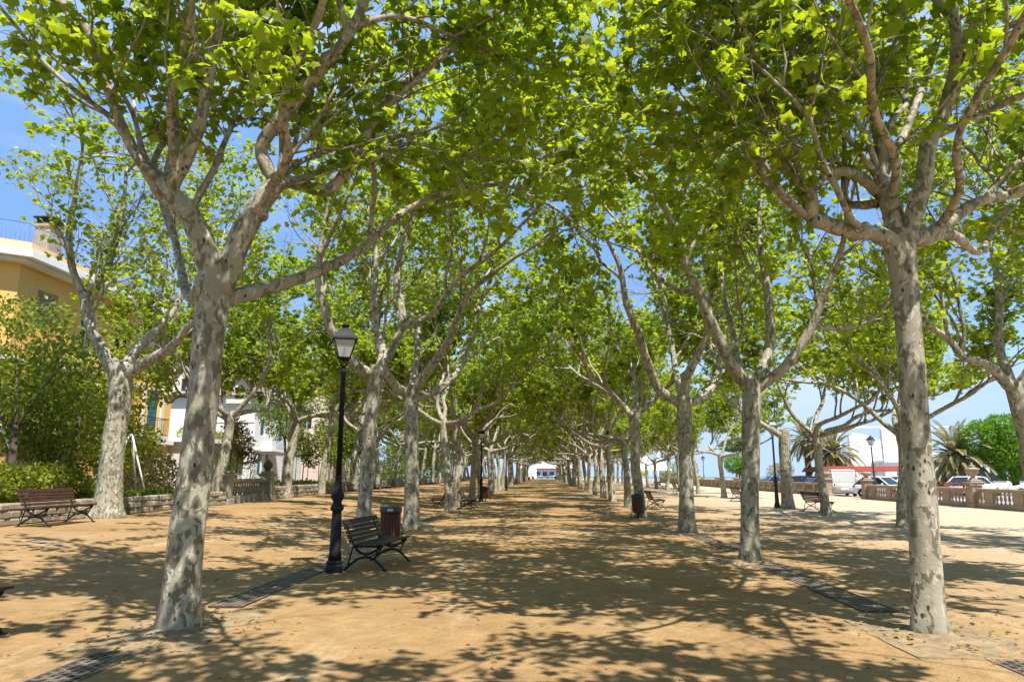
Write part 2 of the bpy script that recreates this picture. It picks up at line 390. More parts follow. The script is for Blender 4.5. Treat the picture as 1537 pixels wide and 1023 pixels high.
    def meshes(s, name='plane'):
        tm = np_mesh(name + '_trunk', np.concatenate(s.V), np.concatenate(s.Q), np.concatenate(s.T), True)
        P = np.array(s.lp); D = np.array(s.ld); S = s.r.uniform(*s.leaf, len(P)) * np.where(s.r.uniform(size=len(P)) < .2, .6, 1)
        cm = leaves_mesh(name + '_crown', P, D, S, s.r, tint=np.clip(.45 + .20*np.array(s.lt) + s.r.normal(0, .22, len(P)), 0, 1)); tm.materials.append(M['bark']); cm.materials.append(M['leaf'])
        return tm, cm
    def tree(s, loc, rz=0, label=None, group=None, name='plane_tree'):
        tm, cm = s.meshes(); o = thing(name, label, 'tree', loc, rz, group)
        link('trunk', tm, parent=o); link('crown', cm, parent=o); return o

def auto_tree(seed, h=3.4, r=.22, lean=(0, 0), nl=4, dens=.38, reach=1.2, leaf=(.125, .20), az0=None, flare=.28):
    g = Grow(seed, dens, leaf); q = g.r; g.top = 10.2
    K = [(0, 0, 0, r * 1.08), (lean[0]*.2 + q.normal(0, .03), lean[1]*.2, h*.25, r), (lean[0]*.55 + q.normal(0, .05), lean[1]*.55, h*.55, r*.93), (lean[0]*.9, lean[1]*.9 + q.normal(0, .05), h*.85, r*.92), (lean[0], lean[1], h, r*1.02), (lean[0]*1.02, lean[1]*1.02, h+.25, r*.8)]
    g.trunk(K, flare); top = np.array(K[4][:3]); a0 = q.uniform(0, 6) if az0 is None else az0
    for k in range(nl):
        az = a0 + 2*PI*k/nl + q.normal(0, .28); el = q.uniform(.33, .85); L = q.uniform(3.2, 4.6) * reach; n = 6
        d = np.array([math.cos(az)*math.cos(el), math.sin(az)*math.cos(el), math.sin(el)]); p = top + np.array([0, 0, q.uniform(-.12, .1)])
        pts = [(*(p - d*.05), r*.62)]
        for j in range(n):
            d = nrm(d + q.normal(size=3)*.22 + np.array([0, 0, .06])); p = p + d * L/n
            pts.append((*p, r * (.56 - .30*(j+1)/n)))
        g.limb(pts, 1)
    return g
def traced(seed, base, Y0, trunk, limbs, dens=.34, leaf=(.10, .165), flare=.24):
    """limbs follow the picture's outlines at their own depth: points are px, py, metres nearer or farther, radius"""
    g = Grow(seed, dens, leaf); g.top = 10.2; b = np.array(base)
    cv = lambda pts: [(*(np.array(at(px, py, Y0 + dy)) - b), r) for px, py, dy, r in pts]
    K = cv(trunk); K[0] = (0, 0, 0, trunk[0][3]); g.trunk(K, flare)
    for lvl, n, pts in limbs: g.limb(cv(pts), lvl, n != 0, n or None)
    return g
ORD = 'first second third fourth fifth sixth seventh eighth ninth tenth eleventh twelfth'.split()
protos = [auto_tree(11 + k, h=q[0], r=q[1], lean=q[2], nl=q[3]) for k, q in enumerate([(3.5, .185, (.25, .1), 4), (3.3, .20, (-.2, .15), 4), (3.7, .18, (.1, -.25), 4), (3.4, .19, (-.3, -.1), 5), (3.6, .175, (.3, .2), 4)])] + [auto_tree(29, 3.5, .19, (.1, .1), 5, dens=.46, leaf=(.10, .16))]
pm = [g.meshes() for g in protos]
def put_tree(k, loc, rz, sc, label, group):
    o = thing('plane_tree', label, 'tree', loc, rz, group); o.scale = (sc, sc, sc * (1 + .06 * math.sin(rz * 7)))
    link('trunk', pm[k][0], parent=o); link('crown', pm[k][1], parent=o); return o
rnd = random.Random(4)

# --- the two nearest trees and a few others are shaped limb by limb
b = gp(268, 943); Y = b.y
traced(101, b, Y, [(268, 943, 0, .20), (275, 860, 0, .185), (293, 700, 0, .178), (309, 560, 0, .175), (318, 460, 0, .19), (320, 425, 0, .20), (322, 405, 0, .15)], [
    (1, 3, [(320, 440, 0, .15), (312, 385, -.05, .15), (285, 325, -.1, .135), (243, 282, -.2, .125), (232, 262, -.2, .10)]),
    (2, 7, [(240, 285, -.2, .075), (195, 215, -.35, .065), (160, 130, -.5, .058), (130, 45, -.7, .05), (92, 5, -.8, .043), (40, -40, -1.0, .035)]),
    (2, 6, [(250, 280, -.2, .07), (265, 200, .1, .062), (262, 140, .3, .05), (275, 60, .6, .04), (285, -30, .8, .03)]),
    (2, 7, [(255, 285, -.2, .095), (295, 200, -.3, .078), (315, 110, -.4, .068), (328, 40, -.5, .058), (340, -60, -.6, .045)]),
    (2, 5, [(312, 115, -.4, .05), (294, 70, -.7, .042), (288, 0, -.9, .036), (290, -70, -1, .03)]),
    (1, 4, [(330, 440, 0, .14), (362, 355, .05, .135), (395, 300, .1, .125), (420, 270, .15, .105)]),
    (1, 5, [(415, 278, .15, .085), (392, 222, .1, .082), (430, 170, .0, .08), (482, 105, -.2, .07), (530, 40, -.4, .06), (562, -40, -.6, .05)]),
    (1, 5, [(422, 268, .15, .08), (480, 285, .3, .078), (508, 272, .45, .07), (545, 210, .6, .062), (590, 140, .8, .055), (640, 100, 1, .045), (690, 50, 1.2, .035)]),
    (2, 6, [(505, 272, .4, .045), (560, 240, .6, .036), (620, 215, .9, .03), (690, 235, 1.2, .024), (760, 240, 1.5, .018)]),
    (1, 6, [(335, 450, .1, .10), (400, 432, .5, .088), (470, 410, 1.0, .075), (540, 375, 1.6, .062), (610, 315, 2.2, .052), (690, 285, 2.8, .04), (760, 275, 3.2, .03)]),
    (2, 7, [(530, 40, -.4, .045), (600, 25, -.2, .036), (680, 55, 0, .03), (760, 85, .3, .022)]),
    (2, 6, [(300, 430, .2, .07), (280, 440, .9, .06), (255, 330, 1.8, .05), (215, 240, 2.4, .04), (200, 150, 2.6, .03)]),
    (2, 7, [(400, 290, .1, .06), (432, 235, -.5, .05), (425, 150, -1.2, .042), (480, 20, -2.2, .034), (540, -200, -3.2, .026), (650, -420, -4.1, .018)])], dens=.42, flare=.26).tree(b, 0, 'big plane tree with thick forked limbs beside the nearest drain grate on the house side')  # last limb is added, reaching out above the frame to shade the foreground
b = gp(1397, 951); Y = b.y
traced(102, b, Y, [(1397, 951, 0, .165), (1390, 850, 0, .148), (1380, 700, 0, .142), (1368, 550, 0, .14), (1357, 420, 0, .145), (1352, 370, 0, .16), (1350, 345, 0, .12)], [
    (1, 3, [(1350, 372, 0, .11), (1318, 352, -.1, .095), (1270, 345, -.2, .088), (1217, 328, -.3, .085)]),
    (1, 6, [(1217, 328, -.3, .082), (1215, 285, -.35, .078), (1192, 222, -.3, .072), (1150, 150, -.1, .064), (1110, 132, .1, .055), (1082, 90, .3, .046), (1068, 0, .6, .038)]),
    (2, 6, [(1148, 150, -.1, .05), (1145, 100, -.4, .044), (1120, 55, -.7, .038), (1100, -20, -.9, .03)]),
    (2, 5, [(1205, 290, .1, .042), (1160, 215, .9, .036), (1128, 160, 1.5, .03), (1060, 120, 2, .022)]),
    (1, 3, [(1350, 362, 0, .12), (1335, 305, .15, .11), (1322, 268, .2, .10)]),
    (1, 6, [(1322, 270, .2, .075), (1322, 215, .25, .068), (1300, 145, .4, .06), (1280, 60, .6, .052), (1236, 0, .8, .044), (1200, -60, 1, .035)]),
    (2, 6, [(1325, 265, .2, .06), (1362, 190, .7, .052), (1385, 130, 1.1, .046), (1400, 80, 1.4, .04), (1408, -20, 1.8, .03)]),
    (2, 4, [(1320, 290, .2, .075), (1285, 262, .1, .06), (1245, 258, .0, .05), (1228, 278, -.2, .045)]),
    (2, 4, [(1318, 305, .2, .06), (1290, 308, .5, .052), (1268, 298, .7, .045), (1268, 230, .9, .036), (1262, 150, 1.1, .028)]),
    (1, 6, [(1358, 360, 0, .11), (1385, 280, -.1, .095), (1394, 215, -.15, .09), (1418, 165, -.2, .075), (1436, 80, -.35, .066), (1428, 0, -.5, .058), (1425, -60, -.6, .05)]),
    (2, 6, [(1430, 105, -.3, .045), (1470, 65, -.5, .04), (1537, 28, -.8, .034), (1600, 0, -1, .028)]),
    (2, 6, [(1402, 205, -.15, .05), (1460, 178, -.3, .044), (1537, 142, -.6, .038), (1610, 120, -.9, .03)]),
    (1, 6, [(1362, 362, 0, .09), (1410, 342, .2, .078), (1470, 302, .5, .066), (1537, 288, .8, .055), (1620, 250, 1.2, .045)]),
    (2, 6, [(1380, 362, .2, .07), (1430, 352, .9, .06), (1470, 378, 1.5, .05), (1500, 330, 2.2, .04), (1560, 280, 2.8, .03)]),
    (2, 7, [(1335, 305, .15, .06), (1345, 245, -.5, .048), (1310, 160, -1.3, .04), (1300, 60, -2.1, .034), (1200, -150, -3.2, .026), (1090, -420, -4.1, .018)]),  # added limb towards the camera, there to shade the foreground
    (2, 7, [(1410, 342, .2, .055), (1440, 285, -.5, .046), (1440, 200, -1.2, .04), (1530, 40, -2.2, .034), (1650, -200, -3.2, .026), (1800, -420, -4.0, .018)])], dens=.31, flare=.26).tree(b, 0, 'big plane tree with straight tall trunk beside the nearest drain grate on the sea side')  # last limb likewise added, for shade on the near sea-side ground
b = gp(1125, 842); Y = b.y
traced(103, b, Y, [(1125, 842, 0, .185), (1126, 740, 0, .168), (1127, 650, 0, .165), (1128, 590, 0, .175), (1128, 570, 0, .15)], [
    (1, 5, [(1124, 585, 0, .13), (1095, 540, -.2, .12), (1068, 485, -.4, .105), (1050, 440, -.5, .095), (1028, 395, -.6, .085), (1012, 345, -.7, .07), (985, 290, -.9, .055), (940, 240, -1.0, .042), (890, 200, -1.1, .03)]),
    (2, 6, [(1045, 438, -.5, .06), (1010, 432, -.2, .052), (975, 400, .2, .045), (940, 350, .6, .038), (900, 300, 1, .028)]),
    (1, 5, [(1130, 580, 0, .12), (1150, 540, .2, .11), (1156, 490, .4, .095), (1150, 420, .6, .085), (1140, 360, .8, .06), (1140, 300, 1, .045)]),
    (1, 5, [(1134, 585, 0, .11), (1180, 548, -.1, .10), (1213, 500, -.2, .09), (1238, 440, -.4, .075), (1262, 375, -.6, .06), (1275, 320, -.7, .045)]),
    (2, 6, [(1220, 490, -.2, .065), (1265, 492, .2, .055), (1305, 480, .6, .045), (1345, 440, 1, .036)]),
    (1, 5, [(1128, 580, 0, .10), (1110, 555, .8, .09), (1100, 500, 1.6, .075), (1085, 430, 2.2, .06), (1080, 350, 2.6, .045)])]).tree(b, 0, 'plane tree with wide forked limbs, second along the sea-side inner row')
b = gp(160, 777); Y = b.y
traced(104, b, Y, [(160, 777, 0, .40), (164, 730, 0, .34), (172, 660, 0, .30), (180, 600, 0, .29), (182, 560, 0, .31), (182, 545, 0, .26)], [
    (1, 4, [(176, 565, 0, .20), (150, 520, -.2, .17), (133, 480, -.3, .15), (126, 440, -.3, .13)]),
    (1, 5, [(126, 445, -.3, .11), (108, 400, -.5, .10), (104, 345, -.6, .09), (115, 285, -.7, .075), (124, 225, -.8, .055)]),
    (1, 5, [(128, 445, -.3, .10), (160, 408, -.1, .09), (172, 360, 0, .08), (185, 310, .1, .06), (190, 250, .2, .045)]),
    (1, 5, [(184, 560, 0, .18), (205, 525, .4, .16), (240, 490, .9, .13), (272, 445, 1.4, .10), (290, 390, 1.8, .075)]),
    (1, 4, [(188, 565, 0, .17), (225, 540, -.3, .15), (258, 520, -.6, .12), (290, 480, -.9, .09)])], dens=.18, flare=.25).tree(b, 0, 'stout plane tree beside the wooden bench at the low stone wall')
b = Vector((-3.86, 15.1, gz(-3.9, 15)))
traced(107, b, 15.1, [(540, 832, 0, .165), (546, 770, 0, .15), (553, 680, 0, .148), (561, 590, 0, .155), (565, 560, 0, .165), (566, 548, 0, .13)], [
    (1, 5, [(563, 565, 0, .12), (535, 548, -.2, .11), (505, 510, -.4, .105), (488, 465, -.5, .10), (478, 415, -.6, .085), (485, 350, -.7, .065), (500, 280, -.8, .05)]),
    (1, 5, [(566, 560, 0, .12), (590, 520, .2, .105), (605, 480, .3, .09), (595, 420, .4, .08), (610, 350, .6, .06), (640, 280, .8, .045), (690, 220, 1.2, .035), (750, 170, 1.6, .026)]),
    (1, 5, [(566, 565, 0, .11), (575, 520, .8, .095), (560, 470, 1.4, .08), (565, 390, 1.8, .065), (555, 310, 2.1, .05)]),
    (1, 5, [(605, 490, .3, .075), (650, 470, -.1, .065), (685, 420, -.4, .055), (740, 380, -.7, .045), (790, 330, -1, .03)])], dens=.36).tree(b, 0, 'slim plane tree rising straight behind the black slatted bench and lamp post')
b = gp(618, 794); Y = b.y
traced(108, b, Y, [(618, 794, 0, .25), (618, 740, 0, .225), (618, 680, 0, .215), (617, 610, 0, .22), (617, 590, 0, .23), (617, 578, 0, .18)], [
    (1, 5, [(612, 592, 0, .15), (590, 574, -.4, .135), (572, 540, -.8, .12), (566, 490, -1.1, .10), (572, 440, -1.4, .075)]),
    (1, 5, [(620, 590, 0, .16), (640, 560, -.3, .145), (668, 520, -.6, .13), (682, 490, -.8, .11), (705, 440, -1.1, .085), (760, 395, -1.6, .06), (800, 370, -2, .045), (850, 330, -2.6, .03)]),
    (1, 5, [(622, 598, 0, .15), (652, 588, .5, .13), (685, 560, 1.0, .11), (705, 520, 1.4, .09), (720, 460, 1.8, .07)]),
    (1, 5, [(617, 588, 0, .13), (625, 540, 1.0, .11), (630, 480, 1.6, .09), (640, 410, 2.0, .065)])], dens=.36).tree(b, 0, 'pale straight plane tree beside the round wooden litter bin')
b = gp(1032, 799); Y = b.y
traced(109, b, Y, [(1032, 799, 0, .235), (1030, 740, 0, .205), (1029, 680, 0, .20), (1027, 620, 0, .205), (1027, 602, 0, .215), (1026, 590, 0, .17)], [
    (1, 5, [(1022, 605, 0, .15), (990, 585, -.4, .14), (972, 545, -.8, .125), (958, 500, -1.1, .11), (940, 455, -1.4, .09), (930, 400, -1.6, .07), (905, 350, -1.8, .05), (870, 300, -2, .038), (840, 250, -2.2, .026)]),
    (1, 5, [(1028, 602, 0, .14), (1030, 570, -.2, .13), (1048, 530, -.4, .11), (1062, 500, -.6, .09), (1066, 440, -.8, .07)]),
    (1, 5, [(1032, 605, 0, .13), (1060, 592, .5, .115), (1078, 560, .9, .10), (1085, 510, 1.3, .08), (1110, 450, 1.6, .06)]),
    (1, 5, [(1026, 600, 0, .12), (1015, 560, 1.2, .10), (1005, 500, 1.8, .08), (985, 430, 2.3, .06)])], dens=.36).tree(b, 0, 'pale plane tree with dark bark flecks between the litter bin and the wide forked tree')
b = Vector((11.9, 17.2, gz(12, 17)))
traced(105, b, 17.2, [(1560, 800, 0, .22), (1552, 720, 0, .20), (1540, 650, 0, .19), (1524, 590, 0, .185), (1515, 572, 0, .16)], [
    (1, 6, [(1520, 585, 0, .13), (1485, 550, -.2, .11), (1445, 535, -.4, .09), (1425, 510, -.6, .075), (1395, 490, -.8, .055)]),
    (1, 6, [(1520, 580, 0, .12), (1500, 520, .3, .10), (1500, 450, .6, .085), (1492, 390, .9, .07), (1478, 330, 1.2, .05)]),
    (1, 6, [(1525, 585, 0, .12), (1560, 530, -.2, .10), (1590, 470, -.5, .08), (1600, 400, -.8, .06)])], dens=.3).tree(b, 0, 'plane tree leaning in from the picture edge over the sunny strip by the balustrade')
b = Vector((11.7, 10.4, gz(11.7, 10.4)))
auto_tree(41, 3.6, .2, (.1, .2), 4, dens=.33).tree(b, .6, 'added plane tree beyond the picture edge, shading the sea side, only its boughs reaching in')  # tree added out of frame so its crown dapples the sea-side ground
b = gp(1183, 763); Y = b.y
g = traced(106, b, Y, [(1182, 763, 0, .30), (1180, 720, 0, .27), (1178, 680, 0, .26), (1177, 650, 0, .25), (1177, 644, 0, .23)], [
    (1, 4, [(1174, 655, 0, .16), (1150, 640, -.3, .14), (1120, 622, -.8, .11), (1095, 600, -1.2, .09)])], dens=.4, flare=.3)
g.tree(b, 0, 'pollarded plane tree sawn off flat above one side limb, behind the green lamp post')

# --- rows
left = [(-4.2, -.6), gp(674, 769)] + [(-4.3 + rnd.uniform(-.12, .12), 37 + 6.6 * k + rnd.uniform(-.4, .4)) for k in range(27)]
right = [(4.4, -.8), gp(962, 776)] + [(4.1 + rnd.uniform(-.12, .12), 36 + 6.6 * k + rnd.uniform(-.4, .4)) for k in range(27)]
def row(pts, names, words, farlabel, fargroup, rot0, n0=0, sc0=1., ks=(0, 1, 2, 3, 4)):
    for i, p in enumerate(pts):
        x, y = p[0], p[1]; j = i - n0
        lab = names.get(i) or (words % ORD[j] if 0 <= j < len(ORD) and y < 84 else farlabel)
        put_tree(5 if y < 2 else ks[(i * 3 + int(rot0)) % len(ks)], (x, y, gz(x, y)), rot0 + i * 1.37 + rnd.uniform(-.3, .3), sc0 * rnd.uniform(.9, 1.1), lab, fargroup if lab == farlabel else fargroup.replace('far ', ''))
row(left, {0: 'plane tree overhanging the camera, only its hanging leafy crown in view above the house-side bench'},
    'plane tree, %s along the inner row on the house side of the walk', 'slender plane tree in the crowded far end of the house-side inner row', 'far plane trees of the house-side inner row', 1.0, -2)
row(right, {0: 'plane tree overhanging the camera on the sea side, only its leafy crown in view'},
    'plane tree, %s along the inner row on the sea side of the walk', 'slender plane tree in the crowded far end of the sea-side inner row', 'far plane trees of the sea-side inner row', 2.0, -2)
lo = [gp(322, 757), gp(428, 747), gp(482, 742)] + [(-13.4 - .02 * k, 50 + 7.2 * k) for k in range(20)]
row(lo, {0: 'plane tree with crooked limbs beside the small stone balustrade by the gardens', 1: 'thick leaning plane tree just past the finial-topped balustrade pillar', 2: 'stout plane tree with broad flared foot leaning away from the low garden wall'},
    'plane tree, %s along the outer row by the garden wall', 'plane tree among the crowded far end of the outer row by the garden wall', 'far plane trees of the outer row by the garden wall', 3.0, -1, 1.12)
ro = [gp(1355, 791), gp(1240, 773), gp(1087, 747), gp(1048, 741)] + [(12.6 + .02 * k, 66 + 7 * k) for k in range(17)]
row(ro, {0: 'plane tree curving up alone in front of the balustrade near the gate gap', 1: 'plane tree growing behind the dark bench that faces the sea'},
    'plane tree, %s along the outer row on the sea side', 'plane tree among the crowded far end of the sea-side outer row', 'far plane trees of the sea-side outer row', 5.0, -2, .92)
# ------------------------------------------------------------------ ground, sea, parking
def sheet(name, xs, ys, zf, m, kind='structure'):
    X, Y = np.meshgrid(xs, ys); Z = np.vectorize(zf)(X, Y); n, k = X.shape
    V = np.stack([X, Y, Z], -1).reshape(-1, 3); i = (np.arange(n-1)[:, None]*k + np.arange(k-1)[None]).ravel()
    return tag(link(name, np_mesh(name, V, np.stack([i, i+1, i+k+1, i+k], -1)), m), kind=kind)
def bumpy(x, y):
    d = math.hypot(x, y); a = .007 if d < 40 else 0
    return gz(x, y) + a * (math.sin(1.9*x + .7*y) * math.sin(1.3*y - .5*x) + .6*math.sin(4.1*x - 1.3*y + 2) * math.sin(3.3*y + 1.1*x)) * (1 if x < 20.5 else 0)
xs = np.concatenate([np.arange(-13.2, 21.6, .3), [21.8]]); ys = np.concatenate([np.arange(-14, 40, .3), np.arange(40, 240, 2.5)])
sheet('sandy_walk_ground', xs, ys, bumpy, M['sand'])
sheet('garden_ground', np.array([-60, -40, -28, -19, -16, -13.2]), np.arange(-14, 250, 8), lambda x, y: gz(x, y) + .12 + .25 * min(1, (-13.2 - x) / 4), M['garden'])
sheet('parking_road', np.array([21.8, 26, 32, 44]), np.arange(-14, 250, 8), lambda x, y: .004 * y - .03, M['asphalt'])
sheet('harbour_ground', np.array([44.01, 60, 90]), np.arange(62, 250, 8), lambda x, y: .004 * y - .04, M['asphalt'])
sheet('sea', np.array([40., 200, 1200, 9000]), np.array([-3000., 0, 60, 400, 1500, 9000]), lambda x, y: -4.0, M['sea'])
sheet('land', np.array([-9000., -300, -60, 43.9]), np.array([-600., 0, 250, 1500]), lambda x, y: -1.2 if y < 240 and x > -61 else .6, M['land'])
mb = MB(); mb.box((44.1, 24, -2.1), (.5, 76, 4.3)); mb.box((67, 61.9, -2.1), (46, .5, 4.3)); tag(mb.build('harbour_quay', M['grey_stone']), kind='structure')

# ------------------------------------------------------------------ drain grates, tree pits
def pit(x, y):
    q = np.random.default_rng(int(abs(x * 100 + y * 10))); nx, ny = 15, 21
    X, Y = np.meshgrid(np.linspace(-.62, .62, nx), np.linspace(-1.0, 1.0, ny)); D = np.hypot(X, Y)
    Z = np.vectorize(lambda a, b_: bumpy(x + a, y + b_))(X, Y) + .002 + .05*np.exp(-(D/.30)**2) + q.normal(0, .005, X.shape)
    V = np.stack([X + x, Y + y, Z], -1).reshape(-1, 3); i = (np.arange(ny-1)[:, None]*nx + np.arange(nx-1)[None]).ravel()
    tag(link('tree_pit', np_mesh('tree_pit', V, np.stack([i, i+1, i+nx+1, i+nx], -1)), M['soil']), kind='structure')
    mb = MB(); z = gz(x, y)
    for sx in (-1, 1): mb.box((x + sx*.632, y, z - .020), (.014, 2.04, .045))
    for sy in (-1, 1): mb.box((x, y + sy*1.010, z - .020), (1.246, .014, .043))
    tag(mb.build('tree_pit_edging', M['soil']), kind='structure')
def grate(x, y0, y1, label, group=None):
    z = gz(x, (y0 + y1) / 2) + .003; L = y1 - y0
    o = thing('drain_grate', label, 'drain grate', (x, y0, z), 0, group); o.scale = (.76, 1, 1)
    mb = MB(); mb.box((0, L/2, -.012), (.56, L, .03)); mb.build('channel', M['dark'] if y0 < 5 else M['silt'], o)  # near grates: dark slab stands in for the shaded void under the bars
    mb = MB()
    for sx in (-1, 1): mb.box((sx*.275, L/2, .006), (.03, L, .012))
    for k in range(1, 5): mb.box((-.26 + .104*k, L/2, .006), (.030, L - .02, .0075))
    n = int(L / .11)
    for k in range(5):
        for i in range(n):
            yy = (i + .5 * (k % 2)) * L / n + .012
            if yy < L - .02: mb.box((-.208 + .104*k, yy, .006), (.075, .026, .006))
    mb.build('grille', M['grate'], o)
lt = [gp(268, 943), Vector((-4.0, 15.1, 0)), gp(618, 794), gp(674, 769)]; rt = [gp(1397, 951), gp(1125, 842), gp(1032, 799), gp(962, 776)]
for a in lt + rt: pit(a.x, a.y)
for a in ((-4.3, 37), (-4.3, 44), (4.1, 36), (4.1, 43)): pit(*a)
grate(-3.98, 3.2, 6.9, 'iron drain grate with open square holes in front of the big house-side tree')
grate(-4.0, 9.05, 14.0, 'dusty iron drain grate leading from the big house-side tree to the black bench', None)
grate(-4.1, 16.2, 20.6, 'sand-covered iron drain grate between the slim tree and the tree by the round bin')
grate(-4.2, 23.8, 28.4, 'sand-covered iron drain grate beyond the tree by the round bin')
grate(4.2, 3.2, 6.9, 'iron drain grate with square holes near the sea-side bottom corner')
grate(4.08, 9.1, 13.5, 'dusty iron drain grate between the two nearest sea-side trees')
grate(4.15, 15.7, 20.4, 'sand-covered iron drain grate beyond the wide forked sea-side tree')

# fallen leaves, twigs and pebbles
q = np.random.default_rng(5); n = 800
P = np.stack([q.uniform(-11, 12, n), 3 + 40 * q.uniform(0, 1, n)**1.8, np.zeros(n)], -1)
cl = q.integers(0, 8, 450); tb = np.array([[a.x, a.y] for a in lt + rt]); P[:450, :2] = tb[cl] + q.normal(0, .5, (450, 2))
P[:, 2] = [bumpy(x, y) + .012 + (.03 if min(abs(x + 4.05), abs(x - 4.1)) < .6 else 0) for x, y, _ in P]
me = leaves_mesh('fallen_leaves', P, q.normal(size=(n, 3)) * [1, 1, .12], q.uniform(.025, .075, n), q, 'plane', 3, 0); tag(link('fallen_leaves', me, M['dry_leaf']), kind='stuff')
mb = MB()
for k in range(2200):
    x, y = (q.uniform(-9, 9), 3.2 + 22 * q.uniform()**2) if k > 350 else (tb[k % 8] + q.normal(0, [.45, .75]))
    r = q.uniform(.006, .02) * (1 if k > 350 else 1.1); mb.M = Matrix.Translation((x, y, bumpy(x, y) + r * .3 + (.02 if k <= 350 else 0))) @ Matrix.Rotation(q.uniform(0, 6), 4, 'Z') @ Matrix.Diagonal((r * 1.4, r, r * .7, 1))
    mb.add([(1, 0, 0), (-1, 0, 0), (0, 1, 0), (0, -1, 0), (0, 0, 1), (0, 0, -1)], [(0, 2, 4), (2, 1, 4), (1, 3, 4), (3, 0, 4), (2, 0, 5), (1, 2, 5), (3, 1, 5), (0, 3, 5)], True)
mb.M = Matrix(); tag(mb.build('pebbles', M['soil']), kind='stuff')

# ------------------------------------------------------------------ street lamps
def make_lamp(m, h=4.1, label=''):
    o = thing('street_lamp', label, 'street lamp')
    MB().lathe([(.155, 0), (.155, .10), (.135, .13), (.145, .16), (.125, .20)], n=8, smooth=False).build('foot', m, o)
    MB().lathe([(.115, .20), (.10, .30), (.082, .95), (.078, 1.0), (.115, 1.04), (.118, 1.07), (.085, 1.12), (.072, 1.16), (.10, 1.22), (.118, 1.27), (.10, 1.32), (.065, 1.40), (.060, 1.5), (.056, 1.56), (.064, 1.58), (.052, 1.62)], n=20).build('pedestal', m, o)
    MB().lathe([(.050, 1.6), (.044, h-.92), (.058, h-.90), (.062, h-.86), (.045, h-.83), (.040, h-.78), (.07, h-.765), (.055, h-.75)], n=16).build('post', m, o)
    a, b, z0, z1 = .10, .195, h-.62, h-.30
    ln = MB(); ln.lathe([(a*1.1, z0-.045), (a*1.25, z0-.02), (a*1.2, z0)], n=4, smooth=False)
    for k in range(4):
        c, s = math.cos(PI/4 + k*PI/2), math.sin(PI/4 + k*PI/2); c2, s2 = math.cos(PI/4 + (k+1)*PI/2), math.sin(PI/4 + (k+1)*PI/2); q2 = 1.414
        ln.bar((a*q2*c, a*q2*s, z0), (b*q2*c, b*q2*s, z1), .013, 6); ln.bar((b*q2*c, b*q2*s, z1), (b*q2*c2, b*q2*s2, z1), .014, 6)
        ln.bar((a*q2*c, a*q2*s, z0), (a*q2*c2, a*q2*s2, z0), .012, 6); ln.bar((.05*c, .05*s, h-.76), (a*1.3*c, a*1.3*s, z0-.03), .009, 5)
    ln.lathe([(.05, h-.68), (.035, h-.64), (.05, z0-.04)], n=10); ln.build('lantern_frame', m, o)
    MB().lathe([(a*1.40, z0+.004), (b*1.40, z1-.004)], n=4, smooth=False).build('lantern_glass', M['lglass'], o)
    MB().lathe([(.012, z0), (.025, z0+.05), (.045, z0+.10), (.038, z0+.15), (.012, z0+.17)], n=10).build('bulb', M['lid_white'], o)
    rf = MB().lathe([(b*1.62, z1), (b*1.62, z1+.02), (b*1.35, z1+.06), (b*1.05, z1+.14), (b*.72, z1+.20), (b*.62, z1+.215)], n=4, smooth=False).build('lantern_roof', m, o)
    MB().lathe([(.085, z1+.21), (.06, z1+.235), (.045, z1+.25), (.075, z1+.27), (.085, z1+.285), (.03, z1+.30), (.02, z1+.33)], n=12).build('finial', m, rf)
    return o
p = gp(502, 861); p.y = 12.3; p.x = -3.58; p.z = gz(p.x, p.y)
lamp = make_lamp(M['iron'], 4.32, 'black street lamp with glass lantern standing at the end of the near bench'); lamp.location = p; lamp.rotation_euler.z = .32
for (px, py, lab) in ((722, 752.5, 'black street lamp beside the far wooden litter bin on the house side'), (760, 736, 'distant black street lamp among the house-side trunks, seen as a dark post'), (917, 752, 'dark street lamp post close to a trunk in the sea-side inner row')):
    q_ = gp(px, py); dup(lamp, q_, .3, lab)
gl = make_lamp(M['green_iron'], 4.25, 'green street lamp beside the pollarded tree near the sea-side balustrade'); gl.location = gp(1167, 762)
for (x, y, lab) in ((22.95, 50.3, 'green street lamp rising behind the balustrade gate pillar by the parked vans'), (24.2, 108, 'small distant street lamp by the sea beyond the balustrade')):
    dup(gl, (x, y, .004*y), .5, lab)

# ------------------------------------------------------------------ benches
def make_bench(wood, L=1.9, label=''):
    o = thing('park_bench', label, 'bench')
    st = MB()
    for k in range(6):
        x = -.13 + .083*k; z = .415 + .018*((k-2.5)/2.5)**2 + (.012 if k == 5 else 0); st.box((x, 0, z), (.07, L, .03), bev=.006)
    st.build('seat', wood, o)
    bk = MB(); rot = Matrix.Rotation(R(-22), 3, 'Y')
    for k in range(5):
        t = .05 + .076*k; w = .058 if k < 4 else .095
        bk.box((-.215 - t*.40, 0, .455 + t*.93 + (.02 if k == 4 else 0)), (.028, L, w), rot=rot, bev=.006)
    bk.build('backrest', wood, o)
    for y in (-L/2 + .16, L/2 - .16):
        lg = MB(); T_ = lambda pts, r: lg.tube([(x, y, z) for x, z in catmull(pts, 5)], r, 8)
        T_([(-.385, .82), (-.34, .70), (-.27, .55), (-.21, .42), (-.10, .30), (.05, .27), (.18, .33), (.31, .41)], .019)
        T_([(-.36, .012), (-.27, .09), (-.12, .19), (.02, .22), (.15, .19), (.28, .09), (.36, .012)], .02)
        T_([(-.20, .40), (-.05, .395), (.15, .395), (.32, .41)], .015); T_([(-.22, .40), (-.27, .22), (-.31, .05)], .015); T_([(.30, .40), (.22, .27), (.17, .17)], .014); T_([(.02, .27), (.02, .215)], .014)
        for x in (-.37, .37): lg.box((x, y, .010), (.07, .05, .02))
        lg.build('leg', M['iron'], o)
    MB().bar((.02, -L/2+.16, .21), (.02, L/2-.16, .21), .009).build('stretcher', M['iron'], o)
    return o
